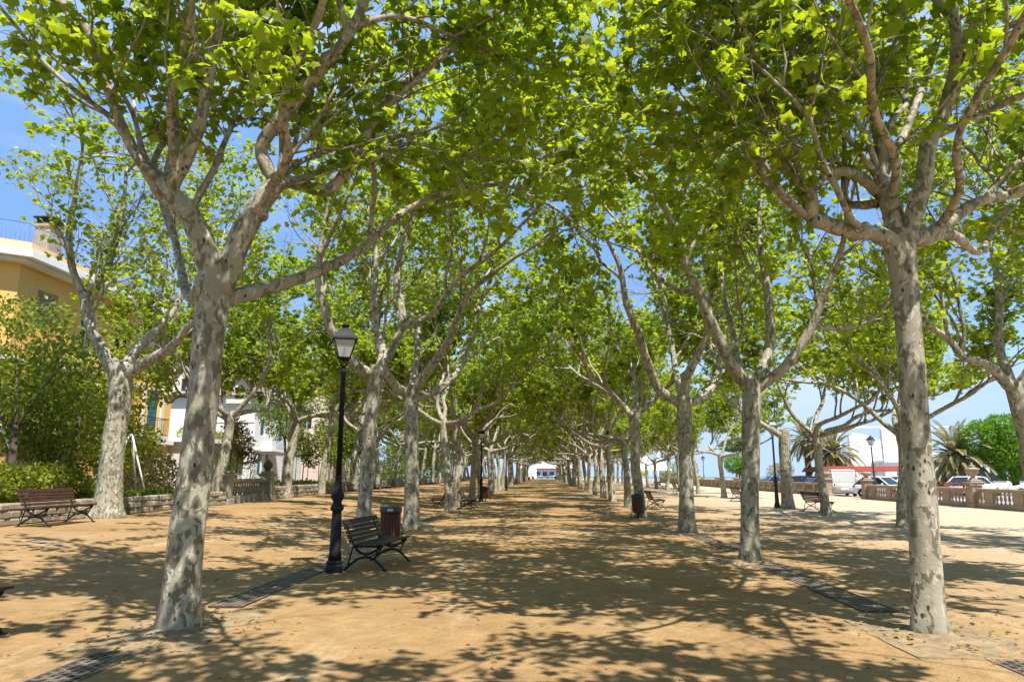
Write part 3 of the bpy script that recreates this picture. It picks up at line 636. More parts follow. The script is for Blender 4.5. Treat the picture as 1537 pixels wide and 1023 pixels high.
def bench_at(o, x, y, rz): o.location = (x, y, gz(x, y) + .005); o.rotation_euler.z = rz
bn = make_bench(M['wood'], 1.75, 'black slatted bench with curved iron legs beside the street lamp'); bench_at(bn, -3.02, 13.15, -.10)
rb = make_bench(M['wood_red'], 2.1, 'red-brown wooden bench in front of the low stone wall and clipped bushes'); bench_at(rb, -11.75, 16.9, .06)
def bcopy(src, x, y, rz, lab): dup(src, (x, y, gz(x, y) + .005), rz, lab)
bcopy(rb, -5.89, 6.42, 0, 'orange-brown bench cut off by the picture edge, only its slat ends showing')
p = gp(703, 763); bcopy(bn, p.x, p.y, 0, 'black slatted bench facing the walk behind the fourth house-side tree')
p = gp(664, 762); bcopy(rb, p.x - .1, p.y, PI, 'brown bench facing the gardens, half hidden by the fourth house-side tree')
p = gp(1229, 768); bcopy(bn, p.x, p.y, .1, 'dark bench facing the sea beside a curved outer-row tree')
p = gp(1107, 752); bcopy(rb, p.x + .2, p.y, 0, 'red-brown bench half hidden behind the wide forked sea-side tree')
p = gp(1018, 740); bcopy(bn, p.x, p.y, 0, 'black bench facing the sea just past the third sea-side trunk')
p = gp(994, 735); bcopy(bn, p.x, p.y, 0, 'small distant dark bench at the foot of an outer sea-side tree')
p = gp(980, 731); bcopy(bn, p.x, p.y, PI, 'tiny black bench farthest along the sea-side promenade')
p = gp(976, 765); bcopy(bn, p.x + .4, p.y + .9, 0, 'iron-legged bench peeping out behind the tree next to the sea-side litter bin')

# ------------------------------------------------------------------ litter bins
def make_bin(label, sticker=True):
    o = thing('litter_bin', label, 'litter bin')
    bd = MB(); n = 22
    for k in range(n):
        a = 2*PI*k/n; bd.box((.205*math.cos(a), .205*math.sin(a), .47), (.022, .048, .56), rz=a, bev=.006)
    bd.build('slats', M['bin_wood'], o)
    MB().lathe([(.19, .20), (.192, .74), (.17, .74), (.17, .24)], n=22).build('liner', M['dark'], o)
    ld = MB().lathe([(.232, .70), (.238, .715), (.238, .80), (.228, .825), (.19, .845), (.06, .855)], n=28).build('lid', M['lid'], o)
    if sticker:
        s_ = MB(); s_.box((0, -.2385, .768), (.13, .006, .062)); s_.box((-.03, -.243, .768), (.03, .004, .04), mi=1); s_.box((.025, -.243, .774), (.045, .004, .026), mi=1)
        s_.build('sticker', [M['lid_blue'], M['lid_white']], ld)
    st = MB(); st.lathe([(.13, 0), (.13, .018), (.03, .03), (.03, .20)], n=14)
    for sx in (-1, 1): st.tube([(.25*sx, 0, 0), (.25*sx, 0, .40), (.215*sx, 0, .46)], .012, 6)
    st.lathe([(.2, .19), (.2, .205)], n=20); st.build('stand', M['iron'], o)
    return o
b0 = make_bin('round wooden slatted litter bin with black lid and blue sticker behind the black bench'); b0.location = (-3.62, 16.9, gz(-3.62, 16.9)); b0.rotation_euler.z = .15; b0.scale = (1.1, 1.1, 1.05)
b1 = make_bin('red-brown slatted litter bin on a post beside the sea-side row of trunks', False); b1.location = gp(958, 777); b1.scale = (1.02, 1.02, 1.05)
dup(b1, gp(729, 751.5), .3, 'small wooden litter bin next to the far house-side lamp post')
for k, (px, py) in enumerate(((776, 727), (787, 723), (794, 721.5), (800, 719.5), (834, 719.5))):
    dup(b1, gp(px, py), .2, 'tiny dark bin at the far end of the walk' , 'dark bins at the far end of the walk')

# ------------------------------------------------------------------ balustrades
def make_baluster():
    return [(.055, 0), (.055, .05), (.032, .07), (.030, .09), (.058, .17), (.064, .23), (.048, .31), (.030, .40), (.028, .44), (.042, .46), (.05, .48), (.05, .52)]
def balustrade(p0, p1, n, label, group, m, h=.95, panels=True):
    d = Vector(p1) - Vector(p0); L = math.hypot(d.x, d.y); o = thing('balustrade', label, 'balustrade', p0, math.atan2(d.y, d.x), group)
    sl = d.z / L; k = h - .52 - .17
    W = lambda mb: mb
    MB().box((L/2, 0, k/2 - .05), (L, .30, k + .1), bev=.02).build('plinth', m, o)
    MB().box((L/2, 0, k + .52 + .035), (L, .24, .07)).box((L/2, 0, k + .52 + .12), (L, .32, .10), bev=.025).build('rail', m, o)
    per = L / n
    me = None
    for i in range(n):
        x = (i + .5) * per
        if panels and i % 7 in (0, 6):
            MB().box((x, 0, k + .26), (per * .96, .20, .52)).build('pier', m, o); continue
        if me is None:
            b_ = MB().lathe(make_baluster(), n=10).build('baluster', m, o, (x, 0, k)); me = b_.data
        else: link('baluster', me, None, o, (x, 0, k))
    o.rotation_euler.y = -math.atan(sl); return o
def pillar(p, label, m, urn=None, h=1.15, w=.52, group=None):
    o = thing('balustrade_pillar', label, 'pillar', p, 0, group)
    MB().box((0, 0, .08), (w + .14, w + .14, .26), bev=.02).box((0, 0, .15 + h/2 - .1), (w, w, h - .2), bev=.012).build('shaft', m, o)
    MB().box((0, 0, h), (w + .10, w + .10, .07)).box((0, 0, h + .075), (w + .2, w + .2, .08), bev=.025).box((0, 0, h + .16), (w + .02, w + .02, .09), bev=.03).build('cap', m, o)
    z = h + .2
    if urn == 'urn': MB().lathe([(.20, z), (.20, z+.05), (.10, z+.10), (.085, z+.16), (.13, z+.2), (.24, z+.30), (.27, z+.40), (.26, z+.46), (.33, z+.50), (.33, z+.535), (.22, z+.57), (.12, z+.61), (.155, z+.66), (.16, z+.685), (.06, z+.72), (.035, z+.76), (.05, z+.80), (.02, z+.84)], n=20).build('urn', m, o)
    if urn == 'ball': MB().lathe([(.16, z), (.10, z+.05), (.09, z+.09), (.15, z+.13), (.21, z+.22), (.22, z+.3), (.17, z+.41), (.1, z+.5), (.04, z+.55), (.01, z+.60)], n=14).build('finial', M['trunk_brown'] if m is M['grey_stone'] else m, o)
    if urn == 'bowl': MB().lathe([(.18, z), (.09, z+.06), (.12, z+.12), (.24, z+.2), (.33, z+.26), (.36, z+.36), (.30, z+.40), (.1, z+.42)], n=18).build('bowl', m, o)
    return o
bx = 21.2; zz = lambda y: .004 * y - .01
pillar((bx, 36.0, zz(36)), 'stone balustrade pillar topped by a lidded urn near the ivy-covered tree', M['stone'], 'urn')
pillar((bx, 47.6, zz(47.6)), 'stone gate pillar with a shallow bowl beside the parked white car', M['stone'], 'bowl')
pillar((bx, 54.2, zz(54.2)), 'stone gate pillar half hidden by a curved trunk, left of the dusty grey van', M['stone'], 'bowl')
def bal_r(y0, y1, lab, grp=None): return balustrade((bx, y0, zz(y0)), (bx, y1, zz(y1)), max(7, round((y1 - y0) / .30)), lab, grp, M['stone'])
bal_r(26.5, 35.68, 'sandstone balustrade running from the urn pillar out past the picture edge')
bal_r(36.32, 47.3, 'sandstone balustrade between the urn pillar and the gate pillar')
y = 54.5; names = ['sandstone balustrade just past the gate gap, below the dark parked cars', 'sandstone balustrade behind the green lamp post and pollarded tree', 'sandstone balustrade behind the wide forked sea-side tree', 'sandstone balustrade below the umbrella pines']
for k in range(9):
    bal_r(y, y + 7.7, names[k] if k < 4 else 'distant stretch of low sandstone balustrade along the promenade', None if k < 4 else 'distant balustrade stretches')
    pillar((bx, y + 8.0, zz(y + 8)), 'plain pale balustrade pillar along the distant promenade', M['stone'], None, 1.05, .45, 'plain balustrade pillars along the promenade'); y += 8.3
# house side
A, B = gp(330, 753), gp(392, 749); A.z -= .02; B.z -= .02
A = Vector((-12.75, 28.3, gz(-13, 28))); B = Vector((-12.95, 32.6, gz(-13, 33)))
balustrade(A, B, 15, 'weathered grey stone balustrade in front of the gardens', None, M['grey_stone'], 1.0, False)
pillar(B + Vector((-.02, .32, 0)), 'grey stone pillar with a brown pine-cone finial at the end of the short balustrade', M['grey_stone'], 'ball', 1.1, .5)
pillar(A + Vector((.02, -.3, 0)), 'grey stone pillar half hidden behind a plane trunk by the short balustrade', M['grey_stone'], None, 1.1, .46)
def rubble(x0, y0, x1, y1, h, label, seed):
    q = np.random.default_rng(seed); mb = MB(); L = math.hypot(x1 - x0, y1 - y0); an = math.atan2(y1 - y0, x1 - x0); s = 0
    mb.box(((x0+x1)/2, (y0+y1)/2, gz((x0+x1)/2, (y0+y1)/2) + h*.42), (L, .26, h*.86), rz=an)
    for row_ in range(3):
        s = q.uniform(-.2, 0)
        while s < L:
            w = q.uniform(.22, .55); hh = h/3*q.uniform(.9, 1.12); c = s + w/2
            x, yv = x0 + (x1-x0)*c/L, y0 + (y1-y0)*c/L
            mb.box((x + q.uniform(-.015, .03), yv, gz(x, yv) + h*(row_+.5)/3), (w*.97, .36 + q.uniform(-.03, .05), hh*.97), rot=(Matrix.Rotation(an + q.normal(0, .04), 3, 'Z') @ Matrix.Rotation(q.normal(0, .03), 3, 'X')), bev=.035); s += w
    o = mb.build('stone_wall', M['rubble']); return tag(o, label, 'wall')
rubble(-12.75, 9, -12.7, 27.8, .52, 'low rubble stone wall behind the red-brown bench', 1)
rubble(-13.0, 33.3, -13.9, 60, .6, 'low rough stone wall beyond the pine-cone pillar', 2)
rubble(-13.9, 60.2, -14.4, 150, .6, 'long low stone wall along the far gardens', 3)

# ------------------------------------------------------------------ gardens: shrubs, small trees, palms
def blob(name, label, cat, lumps, n, leaf, m, seed, group=None, trunk=None, tm='trunk_brown', fill=.45, kind=None, tpl='diamond', flat=.6):
    """lumps: (x,y,z,rx,ry,rz) ellipsoids that the leaves gather in"""
    q = np.random.default_rng(seed); w = np.array([l[3]*l[4] + l[4]*l[5] + l[3]*l[5] for l in lumps]); idx = q.choice(len(lumps), n, p=w/w.sum()); Lm = np.array(lumps)[idx]
    d = nrm(q.normal(size=(n, 3))); rr = (fill + (1 - fill) * q.uniform(0, 1, n)**.45) * (1 + .10*np.sin(5*d[:, 0] + Lm[:, 0]*3) * np.sin(6*d[:, 1] + Lm[:, 2]*5) + q.normal(0, .05, n))
    P = Lm[:, :3] + d * rr[:, None] * Lm[:, 3:]; b = np.array([np.mean(Lm[:, 0]), np.mean(Lm[:, 1]), 0]); 
    z0 = trunk[0][2] if trunk else min(l[2] - l[5] for l in lumps); b[2] = z0
    if trunk: b[:2] = trunk[0][:2]
    P = P[P[:, 2] > z0 + .02]; k = len(P); D = nrm(d[:k] + q.normal(size=(k, 3)) * .8)
    me = leaves_mesh(name, P - b, D, q.uniform(*leaf, k), q, tpl, flat, .15)
    if trunk is None:
        o = link(name, me, m, None, tuple(b)); return tag(o, label, cat, group, kind)
    o = thing(name, label, cat, tuple(b), 0, group); tb_ = MB()
    K = catmull([(x - b[0], y - b[1], z - b[2], r) for x, y, z, r in trunk], 4); tb_.tube(K[:, :3], K[:, 3], 9)
    top = K[-1]
    for l in lumps[:6]:
        e = np.array(l[:3]) - b; mid = (e + top[:3]) / 2 + q.normal(0, .08, 3); tb_.tube(catmull([top[:3] - [0, 0, .12], mid, e], 4), np.linspace(top[3]*.6, .012, 9), 6)
    tb_.build('trunk', M[tm], o); link('crown', me, m, o); return o
def hedge(pts, label, m, seed, r=(.7, .6), leaf=(.05, .09), n=2500, name='clipped_bush', cat='bush', group=None):
    q = random.Random(seed); return blob(name, label, cat, [(x, y, z, r[0]*q.uniform(.85, 1.15), r[0]*q.uniform(.85, 1.15), r[1]*q.uniform(.85, 1.15)) for x, y, z in pts], n, leaf, m, seed, group, fill=.7)
g0 = .75
hedge([(-14.6 - .05*k, 15.5 + 1.0*k, g0 + .62) for k in range(7)], 'yellow-green clipped bush mound behind the red-brown bench', M['lime_leaf'], 1, (.85, .62), (.08, .15), n=16000)
hedge([(-14.2, 21.6 + .8*k, g0 + .15) for k in range(8)], 'low dark green edging hedge above the rubble wall', M['dark_leaf'], 2, (.5, .3), (.07, .13), n=6500, name='low_hedge', cat='hedge')
hedge([(-13.9, 13.2 + .9*k, g0 + .15) for k in range(5)], 'low bright hedge at the foot of the garden tree', M['lime_leaf'], 22, (.5, .3), (.07, .13), n=4500, name='low_hedge', cat='hedge')
hedge([(-16.4, 21.5, g0+.6), (-16.6, 23, g0+.7), (-17, 24.5, g0+.55)], 'reddish dry shrub beside the stout plane trunk', M['dry_leaf'], 3, (.7, .6), n=2200, name='dry_shrub', cat='shrub')
hedge([(-15.8, 33.5, 1.7), (-16.3, 34.6, 1.9), (-15.9, 36, 1.6)], 'round green shrub behind the pine-cone pillar', M['lime_leaf'], 4, (1.0, .95), n=4500, name='round_shrub', cat='shrub')
hedge([(-16.5, 29, 1.5), (-17, 30.5, 1.7)], 'feathery grey-green shrub behind the short balustrade', M['palm_leaf'], 5, (.9, .9), (.1, .2), 2200, 'feathery_shrub', 'shrub')
hedge([(-15.5, 58 + 2.2*k, 1.9) for k in range(9)], 'bright green clipped hedge beyond the low wall', M['lime_leaf'], 6, (1.3, 1.3), (.09, .16), 9000, 'tall_hedge', 'hedge')
hedge([(-17.5, 76 + 4*k, 2.6) for k in range(16)], 'long dark hedge along the far gardens', M['dark_leaf'], 7, (2.3, 2.3), (.16, .3), 12000, 'tall_hedge', 'hedge')
hedge([(-15.5, 41 + 1.5*k, 1.05) for k in range(8)], 'straggly yellow-green weeds and grass behind the far low wall', M['lime_leaf'], 8, (.8, .35), (.08, .2), 4000, 'weed_patch', 'plant')
blob('garden_tree', 'dark broad-leaved garden tree with a slim brown trunk behind the bench end', 'tree', [(-17.10, 18.60, 4.62, 1.84, 1.76, 1.32), (-15.40, 19.80, 4.30, 1.72, 1.65, 1.10), (-16.70, 21.00, 5.88, 1.95, 1.87, 1.32), (-15.10, 21.00, 3.57, 1.49, 1.54, 0.88), (-14.40, 20.30, 5.15, 1.15, 1.32, 0.77), (-16.10, 22.40, 4.41, 1.61, 1.43, 1.10)], 5200, (.12, .22), M['dark_leaf'], 31, trunk=[(-15.1, 19.5, g0, .13), (-15.1, 19.5, 1.9, .11), (-15.3, 19.7, 3.1, .085)], fill=.15)
blob('garden_tree', 'small light green garden tree between the stout plane and the yellow house', 'tree', [(-17.0, 26, 3.6, 1.3, 1.3, 1.0), (-16.2, 27, 3.0, 1.2, 1.2, .8), (-17.8, 27.5, 4.1, 1.4, 1.4, .9), (-15.9, 25.4, 2.3, .9, .9, .7)], 7000, (.10, .2), M['lime_leaf'], 32, trunk=[(-16.7, 26.3, g0, .07), (-16.7, 26.3, 1.7, .06), (-16.8, 26.4, 2.6, .045)], fill=.2)
blob('garden_tree', 'low leafy tree spreading under the yellow house eaves beside the hedge', 'tree', [(-16.2, 21.5, 3.0, 1.1, 1.2, .9), (-16.9, 22.5, 3.9, 1.3, 1.3, 1.0), (-16.0, 23, 2.3, .8, .9, .8)], 5200, (.10, .2), M['dark_leaf'], 33, trunk=[(-16.2, 22.2, g0, .07), (-16.2, 22.2, 1.5, .06), (-16.3, 22.3, 2.2, .045)], fill=.2)
blob('garden_tree', 'tall garden tree with yellowish crown screening the yellow facade', 'tree', [(-16.8, 23.5, 5.4, 1.5, 1.5, 1.0), (-15.9, 25.0, 6.0, 1.5, 1.4, .9), (-17.3, 22.5, 6.9, 1.4, 1.3, .8), (-16.0, 27, 5.2, 1.3, 1.5, .9), (-17.6, 22.4, 4.6, 1.3, 1.3, .9), (-15.2, 23.6, 4.4, 1.0, 1.1, .7)], 3200, (.13, .26), M['lime_leaf'], 34, trunk=[(-16.6, 24.3, g0, .12), (-16.6, 24.3, 3, .10), (-16.6, 24.4, 4.4, .08)], fill=.1)
for k, (x, y, lab) in enumerate(((-15.6, 45.5, 'yellow-green staked sapling seen between two leaning plane trunks'), (-15.5, 51, 'thin yellowing sapling behind the lamp post and low wall'), (-16.5, 37.5, 'small orange-tinged sapling near the white house gate'))):
    blob('sapling', lab, 'tree', [(x, y, 3.5, .8, .8, .8), (x+.4, y+.3, 2.7, .6, .6, .5), (x-.3, y, 4.3, .6, .6, .5)], 1500, (.12, .22), M['lime_leaf'] if k != 2 else M['dry_leaf'], 40 + k, trunk=[(x, y, .9, .04), (x, y, 1.8, .035), (x+.03, y, 2.6, .03)], fill=.1)
blob('garden_tree', 'leafy garden tree partly screening the white villa wall', 'tree', [(-17.6, 47, 5.2, 1.5, 1.5, 1.2), (-18.8, 48, 6.4, 1.5, 1.5, 1.1), (-16.8, 48.5, 6.6, 1.4, 1.4, 1.0), (-18, 47.5, 7.8, 1.2, 1.2, .8)], 5200, (.12, .22), M['dark_leaf'], 35, trunk=[(-17.6, 47.6, 1, .12), (-17.6, 47.6, 2.6, .10), (-17.7, 47.6, 4.2, .07)], fill=.15)
# far garden trees fill behind the outer row
for k, (x, y, zc, r) in enumerate(((-21, 72, 5, 3.2), (-24, 88, 6, 3.8), (-20, 104, 5, 3.2), (-23, 122, 6.5, 4), (-20, 142, 5.5, 3.4), (-24, 160, 6.5, 4), (-20, 182, 6, 3.6))):
    q = random.Random(k); blob('garden_tree', 'dark bushy tree far back in the gardens behind the outer plane row', 'tree', [(x + q.uniform(-1, 1)*r*.6, y + q.uniform(-1, 1)*r*.6, zc + q.uniform(-.4, .6)*r, r*.7, r*.7, r*.55) for _ in range(6)], 3600, (.25, .5), M['dark_leaf'], 60 + k, 'dark trees far back in the gardens', [(x, y, .8, .2), (x, y, zc*.4, .18), (x, y, zc*.7, .14)], fill=.3)
def stakes(x, y, label, h=2.3, legs=((-.6, -.4), (.75, .1), (.05, .7))):
    o = thing('tree_stakes', label, 'tree stakes', (x, y, .85))
    for a, b_ in legs: MB().bar((a, b_, 0), (a*.05, b_*.05, h), .035, 8).build('pole', M['pole'], o)
    MB().lathe([(.06, h-.12), (.07, h-.06), (.05, h+.02)], n=10).build('binding', M['wire'], o); return o
stakes(-14.9, 24.8, 'white A-frame stakes around the sapling spot above the rubble wall')
stakes(-16.3, 20.4, 'leaning white poles propped among the bushes by the stout plane', 2.2, ((-.25, -.2), (.9, .5)))
def fence(p0, p1, h, label, step=2.5):
    d = Vector(p1) - Vector(p0); L = d.length; o = thing('wire_fence', label, 'fence', p0, math.atan2(d.y, d.x)); n = int(L / step)
    for k in range(n + 1): MB().lathe([(.035, 0), (.03, h), (.03, h + .05)], c=(k*L/n, 0, 0), n=8).build('post', M['pole'], o)
    mb = MB(); c = .22; k = -h
    while k < L:
        for s in (1, -1):
            a0, a1 = max(k, 0), min(k + h, L)
            if a1 > a0:
                za, zb = (a0 - k, a1 - k) if s > 0 else (h - a0 + k, h - a1 + k); u = Vector((a0, 0, za)); v = Vector((a1, 0, zb)); w = .007; y_ = .008*s
                mb.add([(u.x-w, y_, u.z+w), (u.x+w, y_, u.z-w), (v.x+w, y_, v.z-w), (v.x-w, y_, v.z+w)], [(0, 1, 2, 3)])
        k += c
    for z in (.08, h/2, h - .02): mb.bar((0, 0, z), (L, 0, z), .009, 5)
    mb.build('wire_mesh', M['wire'], o); return o
fence((-18.8, 16, .95), (-18.9, 40, 1.0), 1.9, 'wire mesh fence behind the clipped bushes, in front of the garages')
fence((-17.6, 42, 1.0), (-17.8, 66, 1.05), 2.0, 'wire mesh fence with pale posts in the gardens beyond the white gate')

# ------------------------------------------------------------------ buildings on the house side
def wallp(mb, O, U, w, h, holes, dep=.22, mi=0, rmi=0):
    """wall from O along unit U, with rectangular holes (u0,z0,u1,z1) that have reveals"""
    O = Vector(O); U = Vector(U).normalized(); Nn = Vector((U.y, -U.x, 0))
    us = sorted({0, w, *[k for q in holes for k in (q[0], q[2])]}); zs = sorted({0, h, *[k for q in holes for k in (q[1], q[3])]})
    pt = lambda u, z, d=0: O + U*u + Vector((0, 0, z)) - Nn*d
    for a, b_ in zip(us, us[1:]):
        for c, d in zip(zs, zs[1:]):
            if not any(q[0] <= a and b_ <= q[2] and q[1] <= c and d <= q[3] for q in holes): mb.add([pt(a, c), pt(b_, c), pt(b_, d), pt(a, d)], [(0, 1, 2, 3)], mi=mi)
    for (a, c, b_, d) in holes:
        for (e, f_) in (((a, c), (b_, c)), ((b_, c), (b_, d)), ((b_, d), (a, d)), ((a, d), (a, c))): mb.add([pt(*e), pt(*f_), pt(*f_, dep), pt(*e, dep)], [(0, 1, 2, 3)], mi=rmi)
    return O, U, Nn
def window(par, O, U, Nn, q, shutter=None, glass='win', frame='white', dep=.16, bars=1):
    a, c, b_, d = q; w = b_ - a; h = d - c; cen = O + U*((a + b_)/2) + Vector((0, 0, c)) - Nn*dep; an = math.atan2(U.y, U.x)
    fr = MB(); fr.M = Matrix.Translation(cen) @ Matrix.Rotation(an, 4, 'Z')
    for x in (-w/2 + .04, w/2 - .04): fr.box((x, 0, h/2), (.078, .07, h - .004))
    for z in (.035, h - .035): fr.box((0, 0, z), (w - .165, .066, .066))
    for k in range(bars): fr.box((-w/2 + w*(k+1)/(bars+1), .002, h/2), (.05, .05, h - .15))
    f = fr.build('window', M[frame], par)
    pn = MB(); pn.M = fr.M; pn.box((0, .03, h/2), (w - .15, .02, h - .13)); pn.build('pane', M[glass], f)
    if shutter:
        sh = MB(); sh.M = fr.M; n = int(h / .07)
        for k in range(n): sh.box((0, -.055, .05 + (h - .1)*(k + .5)/n), (w - .14, .03, .055), rot=Matrix.Rotation(R(25), 3, 'X'))
        sh.box((0, -.038, h/2), (w - .15, .012, h - .13)); sh.build('shutter', M[shutter], f)
    return f
def railing(par, pts, h, m, name='railing', step=.12):
    mb = MB()
    for a, b_ in zip(pts, pts[1:]):
        a, b_ = Vector(a), Vector(b_); n = max(1, int((b_ - a).length / step))
        for z in (.06, h): mb.bar(a + Vector((0, 0, z)), b_ + Vector((0, 0, z)), .018, 5)
        for k in range(n + 1): p = a.lerp(b_, k/n); mb.bar(p + Vector((0, 0, .06)), p + Vector((0, 0, h)), .008, 4)
    return mb.build(name, m, par)
yb = thing('apartment_building', 'ochre yellow apartment block with overhanging white cornice, roof railing and teal shutters', 'building', (0, 0, 0))
X0, Y0, Y1, GB, HT = -22.0, 27.4, 40.4, .9, 10.6
mb = MB(); holes = [(.6, .05, 5.2, 2.35), (6.4, .05, 8.6, 2.3)]
for f_ in range(2):
    z = 3.2 + 3.1*f_
    for u in (1.2, 4.2, 7.0): holes.append((u, z + .9 - (.8 if u == 4.2 else 0), u + 1.3, z + 2.5))
    holes.append((10.6, z + .05, 11.75, z + 2.55))
O, U, Nn = wallp(mb, (X0, Y0, GB), (0, 1, 0), Y1 - Y0, HT - GB + .6, holes)
U2 = Vector((-.80, -.60, 0)).normalized(); O2 = Vector((X0, Y0, GB)) + U2*9
h2 = [(1.0, 4, 2.3, 5.7), (5.2, 4, 6.5, 5.7), (5.2, 7.1, 6.5, 8.8), (1.0, 7.1, 2.3, 8.8)]
o2 = wallp(mb, O2, -U2, 9, HT - GB + .6, h2)
wallp(mb, (X0, Y1, GB), (-1, 0, 0), 12, HT - GB + .6, [(2, 4, 3.2, 5.6), (2, 7.1, 3.2, 8.7)]); 
mb.add([(X0, Y1, HT+.6), (X0-12, Y1, HT+.6), tuple(O2 + Vector((0, 0, HT - GB + .6))), (X0, Y0, HT+.6)], [(0, 1, 2, 3)])
mb.build('wall', M['yellow'], yb)
for q_ in holes[2:]: window(yb, O, U, Nn, q_, 'teal' if q_[0] > 10 else ('grey_wall' if q_[0] == 1.2 else None))
for q_ in h2: window(yb, *o2, q_)
for q_ in holes[:2]:
    g_ = MB(); cy = Y0 + (q_[0] + q_[2])/2; w = q_[2] - q_[0]; g_.box((X0 - .24, cy, GB + 1.2), (.04, w, 2.3)); n = int(w/.16)
    for k in range(n): g_.box((X0 - .205, cy - w/2 + (k+.5)*w/n, GB + 1.2), (.03, .12, 2.24))
    g_.build('garage_door', M['grey_wall'], yb)
def band(z, h_, out, m, name):
    b_ = MB(); q_ = U2*9; o_ = Vector((X0, Y0)); n1 = Vector((1, 0)); n2 = Vector((-U2.y, U2.x)); n2 = n2 if n2.x > 0 else -n2
    n2 = Vector((-U2.y, U2.x, 0)); n2 = (n2 if n2.dot(Vector((1, -1, 0))) > 0 else -n2).to_2d()
    bis = (n1 + n2).normalized(); bl = out / bis.dot(n1); e2 = o_ + q_.to_2d()
    b_.prism([(X0 - .02, Y1), (X0 + out, Y1 + .1), tuple(o_ + bis*bl), tuple(e2 + n2*out), tuple(e2 - n2*.02), tuple(o_ - bis*.02)], 'z', z, z + h_); return b_.build(name, m, yb)
band(HT + .05, .30, .75, M['white'], 'cornice'); band(HT + .353, .34, .62, M['peach'], 'cornice_edge'); band(HT - .12, .165, .45, M['cream'], 'cornice_moulding')
band(GB + 2.55, .26, .30, M['white'], 'floor_band'); band(GB + 5.5, .16, .10, M['cream'], 'floor_band')
e = [(X0 + .2, Y1, HT + .7), (X0 + .2, Y0, HT + .7), (O2.x + .3, O2.y - .1, HT + .7)]; railing(yb, e, .95, M['rail_blue'], 'roof_railing', .16)
ch = MB(); ch.box((-23.6, 30.9, HT + 1.7), (.75, .95, 2.3)); ch.box((-23.6, 30.9, HT + 2.75), (.9, 1.1, .12)); cho = ch.build('chimney', M['brick'], yb)
MB().box((-23.6, 30.9, HT + 2.96), (.72, .9, .28)).box((-23.6, 30.9, HT + 3.14), (.95, 1.15, .07)).build('chimney_cap', M['iron'], cho)
for z, u0, u1 in ((GB + 5.55, 3.2, 6.6), (GB + 2.84, 7.5, 11.0)):
    bl = MB().box((X0 + .55, Y0 + (u0+u1)/2, z), (1.1, u1 - u0, .16)).build('balcony', M['white'], yb)
    railing(bl, [(X0 + .03, Y0+u0+.04, z+.08), (X0 + 1.06, Y0+u0+.04, z+.08), (X0 + 1.06, Y0+u1-.04, z+.08), (X0 + .03, Y0+u1-.04, z+.08)], .95, M['iron'])
mb = MB(); mb.box((X0 + .06, Y1 - 1.05, 5.8), (.12, .28, 9.6)); mb.box((X0 + .05, Y1 - 2.95, 5.8), (.10, .2, 9.6)); mb.build('pilaster', M['cream'], yb)
# the garden annex beside it
an = thing('garden_annex', 'low white garden annex with flat slab roof and barred gate beside the yellow block', 'building', (0, 0, 0))
mb = MB(); hs = [(.6, .05, 3.4, 2.2), (4.2, .8, 5.6, 2.1)]; o3 = wallp(mb, (-20.6, 40.8, .9), (0, 1, 0), 7, 2.75, hs); wallp(mb, (-24, 40.8, .9), (1, 0, 0), 3.4, 2.75, []); wallp(mb, (-20.6, 47.8, .9), (-1, 0, 0), 3.4, 2.75, []); mb.build('wall', M['cream'], an)
MB().box((-22, 44.3, 3.78), (3.9, 7.6, .26)).build('roof_slab', M['white'], an); window(an, *o3, hs[1])
gt = MB(); 
for k in range(19): gt.bar((-20.75, 41.45 + 2.7*k/18, .98), (-20.75, 41.45 + 2.7*k/18, 3.05), .02, 5)
for z in (1.1, 2.0, 3.0): gt.box((-20.75, 42.8, z), (.03, 2.75, .05))
gt.build('gate', M['pole'], an)
hedge([(-21.3, 41.5 + 1.2*k, 4.15) for k in range(6)], 'yellow-green creeper spilling over the annex roof slab', M['lime_leaf'], 12, (.8, .4), (.08, .16), 3200, 'roof_creeper', 'creeper')
# white villa with tiled roofs
vl = thing('villa', 'white villa with steep tiled roofs, corner turret and blue shutters', 'building', (0, 0, 0))
ax, ay, bx_, by_, g1, ev = -33.0, 58.0, -24.2, 70.0, .9, 8.4
mb = MB(); hs1 = [(3.0, 3.6, 4.2, 5.6), (6.4, 3.6, 7.4, 5.2), (3.0, .8, 4.2, 2.6)]; oA = wallp(mb, (ax, ay, g1), (1, 0, 0), bx_ - ax, ev - g1, hs1)
hs2 = [(1.0, .9, 1.9, 2.7), (2.7, .9, 3.6, 2.7), (5.5, 3.9, 6.6, 5.7), (8.5, 3.9, 9.6, 5.7), (1.2, 4.2, 2.2, 5.6), (8.2, .9, 9.3, 2.7)]; oB = wallp(mb, (bx_, ay, g1), (0, 1, 0), by_ - ay, ev - g1, hs2)
wallp(mb, (bx_, by_, g1), (-1, 0, 0), bx_ - ax, ev - g1, []); wallp(mb, (ax, by_, g1), (0, -1, 0), by_ - ay, ev - g1, []); mb.build('wall', M['white'], vl)
for q_ in hs1: window(vl, *oA, q_, 'teal')
for q_ in hs2: window(vl, *oB, q_, 'teal')
mb = MB()
for k in range(5): mb.box(((ax + bx_)/2 + 2.6, ay - .02, g1 + 1.5 + 1.25*k), (3.5, .05, .07))
for z in (2.95, 6.6): mb.box((bx_ + .04, (ay+by_)/2, g1 + z), (.08, by_ - ay, .14))
mb.build('string_course', M['cream'], vl)
xm = (ax + bx_)/2
rf = MB(); e_ = .5
rf.add([(ax-e_, ay-e_, ev), (bx_+e_, ay-e_, ev), (bx_+e_, by_+e_, ev), (ax-e_, by_+e_, ev), (xm, ay+3.2, ev+5.0), (xm, by_-3.2, ev+5.0)], [(0, 1, 4), (1, 2, 5, 4), (2, 3, 5), (3, 0, 4, 5), (3, 2, 1, 0)])
rfo = rf.build('roof', M['tiles'], vl)
